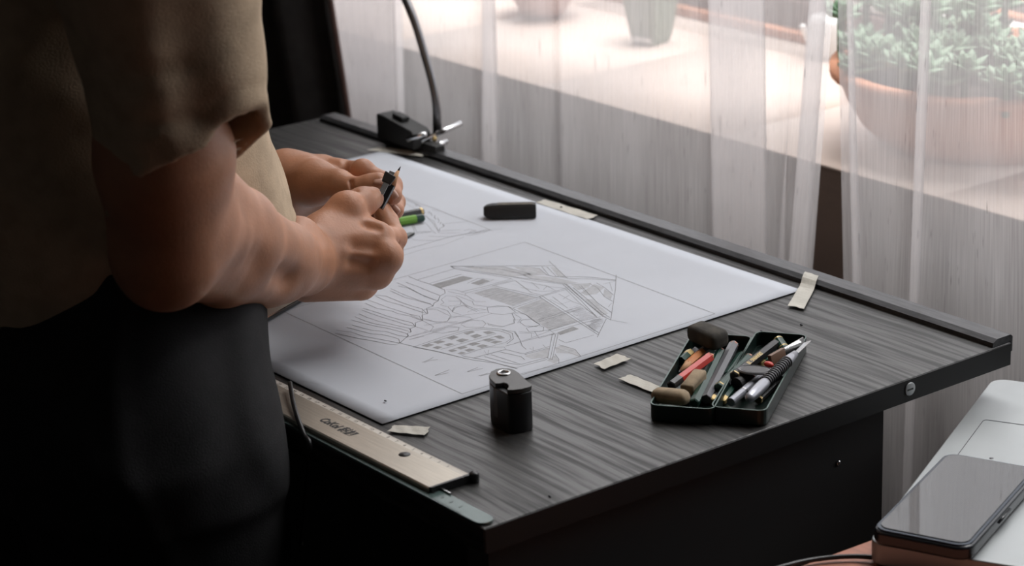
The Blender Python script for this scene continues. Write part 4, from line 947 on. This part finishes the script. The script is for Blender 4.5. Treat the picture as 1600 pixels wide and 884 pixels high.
person = empty('person', (0, 0, 0)); tag(person, 'person in a beige t-shirt and black trousers sharpening a pencil over the desk', 'person')
Rm = lambda px, t: px * t / F      # pixel radius at distance t

# --- right arm and hand (nearer)
f = Field((-.47, -.74, .77), (-.10, -.22, 1.16), .00135)
E_ = P3(262, 396, 1.535); SH = P3(236, -110, 1.45)
f.add(SH, P3(250, 250, 1.50), .040, .040, .01)
f.add(P3(250, 250, 1.50), E_, .040, .036, .012)
f.add(P3(290, 240, 1.51), P3(292, 350, 1.55), .030, .028, .016)
f.add(P3(232, 400, 1.525), P3(250, 425, 1.535), .020, .020, .016)                     # point of the elbow
f.chain([P3(290, 350, 1.555), P3(365, 385, 1.635), P3(437, 407, 1.725), P3(484, 404, 1.795)], [.036, .0315, .0260, .0225], .014)
f.chain([P3(318, 285, 1.555), P3(376, 345, 1.630), P3(450, 388, 1.725)], [.020, .0200, .013], .012)   # outer forearm muscle
f.chain([P3(272, 410, 1.555), P3(345, 428, 1.625), P3(415, 438, 1.70), P3(470, 428, 1.78)], [.026, .0205, .0170, .0150], .012)
f.dent(P3(366, 386, 1.592), P3(438, 427, 1.686), .0075, .013)
f.add(P3(466, 372, 1.772), P3(480, 420, 1.785), .017, .017, .008)                      # end of the ulna
# hand back
Wc = P3(492, 398, 1.803)
mI, mM, mR, mP = P3(590, 372, 1.822), P3(603, 402, 1.815), P3(588, 428, 1.822), P3(566, 446, 1.838)
f.add(P3(494, 380, 1.805), mI, .0155, .0118, .012)
f.add(P3(492, 398, 1.803), mM, .0155, .0125, .012)
f.add(P3(490, 416, 1.808), mR, .0155, .0115, .012)
f.add(P3(488, 432, 1.820), mP, .0150, .0108, .012)
f.add(P3(478, 442, 1.832), P3(548, 444, 1.848), .0150, .0125, .010)                    # heel of the hand
f.add(P3(520, 400, 1.835), P3(575, 405, 1.845), .022, .018, .012)                      # palm
f.add(P3(505, 368, 1.812), P3(566, 356, 1.828), .0155, .0105, .012)                    # web by the thumb
# knuckles and tendons
for q, r in ((mI, .0105), (mM, .0118), (mR, .0108), (mP, .0098)): f.add(q + (0.0022, -.001, .0018), q + (.0023, -.001, .0018), r, r, .005)
for (x0, y0, t0), (x1, y1, t1) in (((505, 378, 1.793), (580, 366, 1.813)), ((505, 395, 1.790), (592, 397, 1.806)), ((505, 415, 1.795), (578, 424, 1.813))):
    f.add(P3(x0, y0, t0), P3(x1, y1, t1), .0030, .0030, .006)
f.cut(P3(556, 386, 1.796), P3(582, 388, 1.800), .0016, .010); f.cut(P3(550, 409, 1.796), P3(574, 414, 1.800), .0016, .010)
f.cut(P3(572, 352, 1.812), P3(590, 358, 1.812), .0025, .006)
# fingers, each its own chain, closing on the pencil
f.chain([mI, P3(617, 372, 1.852), P3(606, 347, 1.876), P3(597, 328, 1.884)], [.0112, .0092, .0084, .0076], .0035)
f.chain([mM, P3(611, 398, 1.856), P3(600, 380, 1.880), P3(586, 366, 1.880)], [.0122, .0094, .0086, .0078], .0032)
f.chain([mR, P3(594, 430, 1.858), P3(580, 412, 1.885), P3(566, 398, 1.884)], [.0112, .0090, .0082, .0074], .0032)
f.chain([mP, P3(574, 447, 1.868), P3(556, 434, 1.888), P3(545, 420, 1.886)], [.0102, .0080, .0072, .0066], .0032)
# thumb
f.chain([P3(498, 370, 1.812), P3(538, 331, 1.826), P3(566, 316, 1.842), P3(581, 310, 1.852)], [.0165, .0132, .0108, .0094], .007)
f.add(P3(542, 322, 1.824), P3(545, 322, 1.824), .0115, .0115, .005)
f.dent(P3(557, 300, 1.832), P3(565, 320, 1.829), .0016, .0018); f.dent(P3(551, 303, 1.832), P3(557, 318, 1.829), .0012, .0018); f.dent(P3(606, 352, 1.842), P3(620, 380, 1.838), .0018, .0025); f.cut(P3(552, 302, 1.832), P3(558, 316, 1.829), .0005, .002)
f.cut(P3(498, 352, 1.800), P3(506, 372, 1.792), .0010, .004)
# --- left arm and hand (farther)
g = Field((-.68, -.62, .77), (-.34, -.22, 1.16), .00135)
g.chain([P3(150, -150, 2.03), P3(225, 240, 2.06), P3(330, 300, 2.03), P3(400, 296, 1.99), P3(447, 288, 1.955)], [.045, .038, .034, .030, .0255], .012)
g.add(P3(447, 283, 1.955), P3(480, 280, 1.94), .0245, .020, .012)
g.chain([P3(455, 272, 1.955), P3(503, 266, 1.950), P3(566, 271, 1.922), P3(610, 290, 1.902), P3(613, 305, 1.888)], [.020, .0122, .0096, .0090, .0080], .005)      # index
g.chain([P3(458, 290, 1.965), P3(508, 288, 1.965), P3(575, 298, 1.948), P3(617, 316, 1.925), P3(618, 329, 1.905)], [.020, .0125, .0092, .0080, .0070], .004)      # middle
g.chain([P3(460, 305, 1.972), P3(512, 308, 1.975), P3(570, 322, 1.955), P3(598, 345, 1.930), P3(592, 352, 1.915)], [.020, .0120, .0088, .0078, .0070], .004)      # ring
g.chain([P3(460, 318, 1.975), P3(510, 326, 1.982), P3(550, 340, 1.962), P3(572, 352, 1.94), P3(568, 360, 1.93)], [.018, .0105, .0080, .0070, .0062], .004)       # little
g.add(P3(462, 298, 1.965), P3(505, 304, 1.972), .024, .019, .012)                                                                              # palm
g.chain([P3(458, 292, 1.938), P3(492, 285, 1.918), P3(530, 288, 1.898)], [.0190, .0175, .0118], .009)                                           # ball of the thumb
g.chain([P3(530, 289, 1.898), P3(556, 296, 1.888), P3(577, 290, 1.885), P3(591, 284, 1.884)], [.0118, .0092, .0088, .0078], .004)
g.cut(P3(548, 284, 1.884), P3(553, 300, 1.880), .0007, .0024); g.cut(P3(480, 262, 1.925), P3(492, 296, 1.905), .0012, .006)
g.dent(P3(577, 255, 1.910), P3(574, 276, 1.904), .0016, .0022); g.dent(P3(541, 248, 1.930), P3(537, 268, 1.918), .0026, .0028); g.dent(P3(549, 284, 1.882), P3(552, 300, 1.878), .0020, .0022); g.dent(P3(470, 262, 1.935), P3(488, 298, 1.905), .0022, .004)
g.cut(P3(503, 262, 1.930), P3(545, 280, 1.902), .0022, .005); g.cut(P3(545, 279, 1.903), P3(580, 279, 1.896), .0026, .004)
g.add(P3(566, 266, 1.914), P3(567, 266, 1.914), .0098, .0098, .003)

# --- torso, neck, head, legs of the same body, coarser
HIP = np.array([-.405, -.565, .93]); CH = np.array([-.395, -.645, 1.24]); NK = np.array([-.385, -.655, 1.40]); HD = np.array([-.385, -.58, 1.55])
b = Field((-.66, -.86, .05), (-.10, -.40, 1.72), .006)
def ell(F_, c, r, k=.03):
    c = np.array(c, float); r = np.array(r, float); sl = F_.box([c - r, c + r], k + .01); X, Y, Z = F_.grid(sl)
    q = np.sqrt(((X - c[0]) / r[0]) ** 2 + ((Y - c[1]) / r[1]) ** 2 + ((Z - c[2]) / r[2]) ** 2); F_.merge(sl, ((q - 1) * r.min()).astype(np.float32), k)
b.a[:] = .05
ell(b, HIP, (.105, .080, .16)); ell(b, (-.40, -.60, 1.06), (.115, .080, .17)); ell(b, CH, (.135, .085, .16))
b.add((-.225, -.66, 1.33), (-.545, -.66, 1.33), .050, .050, .04)
b.add((-.225, -.66, 1.33), SH, .050, .048, .03)
b.add((-.545, -.66, 1.33), P3(150, -150, 2.03), .050, .045, .03)
b.add(CH + (0, 0, .12), NK, .06, .054, .03); b.add(NK, HD - (0, .02, .06), .052, .05, .02)
ell(b, HD + (0, -.01, .02), (.076, .095, .105), .02); ell(b, HD + (0, .030, -.055), (.052, .060, .055), .03)
b.add(HD + (0, .083, .02), HD + (0, .104, -.018), .008, .013, .012)                 # nose
b.add(HD + (-.022, .092, -.058), HD + (.022, .092, -.058), .008, .008, .006)
for sx in (-1, 1):
    b.add(HD + (sx * .030, .088, .028), HD + (sx * .034, .087, .028), .012, .012, .008)
    b.add(HD + (sx * .077, -.005, .02), HD + (sx * .080, -.010, -.022), .014, .009, .006)
    b.chain([np.array([-.36 + sx * .065, -.59, .74]), np.array([-.345 + sx * .088, -.60, .48]), np.array([-.345 + sx * .095, -.62, .10])], [.062, .050, .034], .02)
field_mesh('body', [f, g, b], M_skin, person, 1)
# hair
hb = Field((-.50, -.72, 1.44), (-.27, -.46, 1.70), .005); hb.a[:] = .05
ell(hb, HD + (0, -.018, .032), (.083, .100, .108), .01)
X, Y, Z = hb.grid((slice(None),) * 3); hb.a = np.maximum(hb.a, ((Y - (HD[1] + .045)) * .8 - (Z - (HD[2] + .045)) * .7)).astype(np.float32)
field_mesh('hair', [hb], M_hair, person)
# nails
def nail(c, nrm, along, ln, wd_, par=person):
    c = Vector(c); nrm = Vector(nrm).normalized(); al = Vector(along); al = (al - nrm * al.dot(nrm)).normalized(); sd = nrm.cross(al); vs = []; fs = []
    n, m = 7, 7
    for i in range(n):
        for j in range(m):
            u = -1 + 2 * i / (n - 1); v = -1 + 2 * j / (m - 1); k_ = math.sqrt(max(0, 1 - .35 * u * u)); vv = v * k_
            vs.append(c + al * (u * ln / 2) + sd * (vv * wd_ / 2) - nrm * (.0022 * vv * vv + .0006 * u * u))
    for i in range(n - 1):
        for j in range(m - 1): fs.append((i * m + j, (i + 1) * m + j, (i + 1) * m + j + 1, i * m + j + 1))
    o = mesh('fingernail', vs, fs, M_nail, par, True); s_ = o.modifiers.new('solid', 'SOLIDIFY'); s_.thickness = .0012; s_.offset = -1; return o
camd = lambda p_: Vector(CAM - np.array(p_)).normalized()
R_, U_, Fw = [Vector(v) for v in (MR[0], -MR[1], MR[2])]
c_ = P3(583, 303, 1.846); nail(c_, -Fw * .75 + U_ * .8 + R_ * .2, P3(592, 306, 1.852) - P3(566, 312, 1.842), .0125, .0115)
c_ = P3(594, 279, 1.877); nail(c_, -Fw * .6 + U_ * .75 + R_ * .1, P3(590, 283, 1.884) - P3(577, 288, 1.886), .010, .009)
c_ = P3(611.5, 304, 1.880); nail(c_, -Fw * 1.0 - R_ * .35 - U_ * .1, P3(613, 308, 1.888) - P3(610, 290, 1.902), .010, .0085)
c_ = P3(615.5, 328, 1.898); nail(c_, -Fw * 1.0 - R_ * .45, P3(618, 332, 1.905) - P3(617, 316, 1.925), .009, .0075)

# --- t-shirt
s = Field((-.66, -.86, .80), (-.06, -.36, 1.44), .0028); s.a[:] = .05
X, Y, Z = s.grid((slice(None),) * 3)
tz = np.clip((Z - .82) / .55, 0, 1)
cx = -.398 - .0 * tz; cy = -.545 - .105 * tz
rx = .165 - .005 * tz; ry = .145 - .033 * tz
q = np.sqrt(((X - cx) / rx) ** 2 + ((Y - cy) / ry) ** 2); torso = (q - 1) * .135
torso = np.maximum(torso, Z - 1.36)
s.a = torso.astype(np.float32)
s.add((-.225, -.655, 1.315), (-.545, -.655, 1.315), .070, .070, .06)
s.add((-.545, -.655, 1.315), P3(150, -150, 2.03), .068, .062, .04); s.add(P3(150, -150, 2.03), P3(190, 90, 2.045), .062, .060, .03)
HC = P3(300, 262, 1.505); ST = P3(228, -95, 1.45)
def sleeve(S0, S1, S2, r0, r1, r2, nrm, flat_):
    S0, S1, S2 = map(np.array, (S0, S1, S2))
    s.add(S0, S1, r0, r1, .05)
    # sleeve proper; open end cut by a tilted plane
    d = S2 - S1; L2 = d @ d; t_ = np.clip(((X - S1[0]) * d[0] + (Y - S1[1]) * d[1] + (Z - S1[2]) * d[2]) / L2, 0, 1.4)
    px_, py_, pz_ = X - S1[0] - t_ * d[0], Y - S1[1] - t_ * d[1], Z - S1[2] - t_ * d[2]
    fw = MR[2]; comp = px_ * fw[0] + py_ * fw[1] + pz_ * fw[2]
    dist = np.sqrt(px_ ** 2 + py_ ** 2 + pz_ ** 2 + comp ** 2 * (1 / flat_ ** 2 - 1)) - (r1 + (r2 - r1) * t_)
    n_ = np.array(nrm) / np.linalg.norm(nrm); pl = (X - S2[0]) * n_[0] + (Y - S2[1]) * n_[1] + (Z - S2[2]) * n_[2]
    return dist.astype(np.float32), pl.astype(np.float32)
down = P3(302 + 85, 262 + 300, 1.56) - P3(302, 262, 1.555); down /= np.linalg.norm(down)
nR = .80 * (-MR[1] * -1) * 1.0 + 0 * MR[0]
nR = MR[1] * .86 + MR[0] * .47 - MR[2] * .06            # hem plane: lower on the back side, higher in front
dist, pl = sleeve((-.225, -.655, 1.315), ST, HC, .070, .060, .056, nR, .92)
def folds(amp):
    w1 = np.sin(X * 31 + Z * 22 + 1.2 * np.sin(Z * 19 + Y * 11)); w2 = np.sin(Z * 47 - Y * 33 + 1.5 * np.sin(X * 23 + Z * 9)); w3 = np.sin(Y * 61 + Z * 13 + 2 * np.sin(Z * 15 + X * 17))
    return amp * (.5 * np.maximum(w1, 0) ** 3 + .45 * np.maximum(w2, 0) ** 3 + .35 * w3)
uu = (X - HC[0]) * MR[0][0] + (Y - HC[1]) * MR[0][1] + (Z - HC[2]) * MR[0][2]; ww = -((X - HC[0]) * MR[2][0] + (Y - HC[1]) * MR[2][1] + (Z - HC[2]) * MR[2][2])
pl = pl + .007 * np.clip((uu - .014) / .008, 0, 1) * np.clip((ww + .005) / .02, 0, 1)
def groove(a, b, amp, sg):
    a = np.array(a); d = np.array(b) - a; t_ = np.clip(((X - a[0]) * d[0] + (Y - a[1]) * d[1] + (Z - a[2]) * d[2]) / (d @ d), 0, 1)
    return amp * np.exp(-((X - a[0] - t_ * d[0]) ** 2 + (Y - a[1] - t_ * d[1]) ** 2 + (Z - a[2] - t_ * d[2]) ** 2) / sg ** 2)
dist = dist + groove(P3(268, -40, 1.395), P3(306, 200, 1.450), .0115, .020) - groove(P3(225, -20, 1.400), P3(262, 215, 1.455), .005, .017)
dist = dist + groove(P3(205, 118, 1.42), P3(285, 104, 1.43), .0038, .007) + groove(P3(200, 200, 1.43), P3(300, 185, 1.45), .0038, .007) - groove(P3(200, 222, 1.43), P3(300, 205, 1.45), .003, .007)
dist = dist + groove(P3(330, 60, 1.45), P3(372, 190, 1.48), .005, .008) + groove(P3(225, 240, 1.44), P3(270, 262, 1.46), .005, .007)
dist = dist.astype(np.float32)
for A_, B_, am, sg in (((388, 245, 1.77), (424, 325, 1.77), .0065, .009), ((412, 225, 1.78), (447, 300, 1.80), .005, .008), ((370, 260, 1.74), (392, 330, 1.73), .005, .008), ((350, 225, 1.73), (400, 222, 1.77), .004, .007)):
    s.a = (s.a + groove(P3(*A_), P3(*B_), am, sg)).astype(np.float32)
fd = folds(.0042)
o_ = s.a; k_ = .025; h_ = np.maximum(k_ - np.abs(o_ - dist), 0) / k_
body_ = o_.copy(); sl_ = np.maximum(dist, pl)
outer = np.minimum(o_, sl_) - np.where(pl < -.03, h_ * h_ * k_ * .25, 0)
outer = outer - fd * np.clip(1.2, 0, 1)
hemb = np.exp(-((pl + .012) / .0018) ** 2) * .0012; outer = outer + np.where(dist < .01, hemb, 0)
inner = np.minimum(o_ + .005, np.maximum(dist + .0045, pl - .02))          # cavity of sleeve and trunk
inner_sl = dist + .0080 - fd
solid = np.maximum(outer, -np.where(pl > -.075, inner_sl, .05) if False else -np.maximum(inner_sl + np.maximum(-pl - .075, 0), pl - .001))
zc = .850 + .16 * (Y + .56) + .004 * np.sin(X * 40)
solid = np.maximum(solid, zc - Z)
core = o_ + .006 - fd; solid = np.maximum(solid, -np.maximum(core, Z - (zc + .06)))
s.a = np.minimum(solid, .05).astype(np.float32)
field_mesh('t_shirt', [s], M_shirt, person, 2)

# --- trousers and shoes
p_ = Field((-.64, -.86, .03), (-.08, -.40, .93), .0045); p_.a[:] = .05
X, Y, Z = p_.grid((slice(None),) * 3)
tw = np.clip((Z - .77) / .08, 0, 1)
q = np.sqrt(((X + .340 + .052 * tw) / (.170 - .014 * tw)) ** 2 + ((Y + .612 - .045 * tw) / .112) ** 2); d = np.maximum((q - 1) * .125, np.abs(Z - .82) - .085)
p_.a = d.astype(np.float32)
for sx in (-1, 1):
    c0 = np.array([-.340 + sx * .082, -.602, .76]); p_.chain([c0, np.array([-.340 + sx * .088, -.592, .48]), np.array([-.345 + sx * .095, -.61, .08])], [.092, .080, .062], .03)
w1 = np.sin(Z * 38 + X * 21 + 1.3 * np.sin(Y * 31 + Z * 12)); w2 = np.sin(X * 45 + Y * 60 + Z * 6 + np.sin(Z * 17))
p_.a = p_.a - (.0040 * np.maximum(w1, 0) ** 3 + .0035 * np.maximum(w2, 0) ** 4).astype(np.float32)
p_.a = np.maximum(p_.a, np.maximum(.075 - Z, Z - .890)).astype(np.float32)
tr = field_mesh('trousers', [p_], M_trouser, person, 1)
for sx in (-1, 1):
    hs = Field((-.62, -.74, -.01), (-.14, -.36, .16), .005); hs.a[:] = .05; x_ = -.345 + sx * .098
    hs.add((x_, -.665, .045), (x_, -.50, .035), .042, .038, .02); hs.add((x_, -.655, .05), (x_, -.65, .10), .042, .045, .02)
    X, Y, Z = hs.grid((slice(None),) * 3); hs.a = np.maximum(hs.a, .004 - Z).astype(np.float32)
    field_mesh('shoe', [hs], M_shoe, person)

# --- pencil being sharpened and the small blade held in the fingers
A_ = Vector(P3(626, 260, 1.868)); B_ = Vector(P3(592, 324, 1.863)); t = empty('held_pencil', A_); t.rotation_mode = 'QUATERNION'
t.rotation_quaternion = Vector((0, 0, 1)).rotation_difference((B_ - A_).normalized()); tag(t, 'sharpened black pencil held upright between the fingers of both hands', 'pencil'); Ln = (B_ - A_).length
lathe('lead', [(.0002, 0), (.0010, .004)], 8, M_lead, t); lathe('wood_cone', [(.0010, .0038), (.0042, .0165)], 12, M_wood, t)
lathe('shaft', [(.0040, .0155), (.0040, Ln)], 6, M_black, t, False)
c_ = Vector(P3(607, 279, 1.856)); t = empty('hand_sharpener', c_); tag(t, 'small black wedge sharpener pressed on the held pencil', 'sharpener')
bm = prism_bm([(-.0042, -.0050), (.0040, -.0040), (.0046, .0036), (-.0036, .0048)], -.0036, .0036); o = fin(bm, 'wedge_body', M_blackmatte, t, bevel=.001)
o.rotation_mode = 'QUATERNION'; ax = (B_ - A_).normalized(); o.rotation_quaternion = Vector((1, 0, 0)).rotation_difference(ax)
c2 = Vector(P3(602, 290, 1.851)) - c_; o = fin(box_bm(-.011, .011, -.0022, .0022, -.0004, .0004), 'blade', M_steel, t); o.location = c2 * .6; o.rotation_mode = 'QUATERNION'; o.rotation_quaternion = Vector((1, 0, 0)).rotation_difference((Vector(P3(596, 300, 1.85)) - c_).normalized())
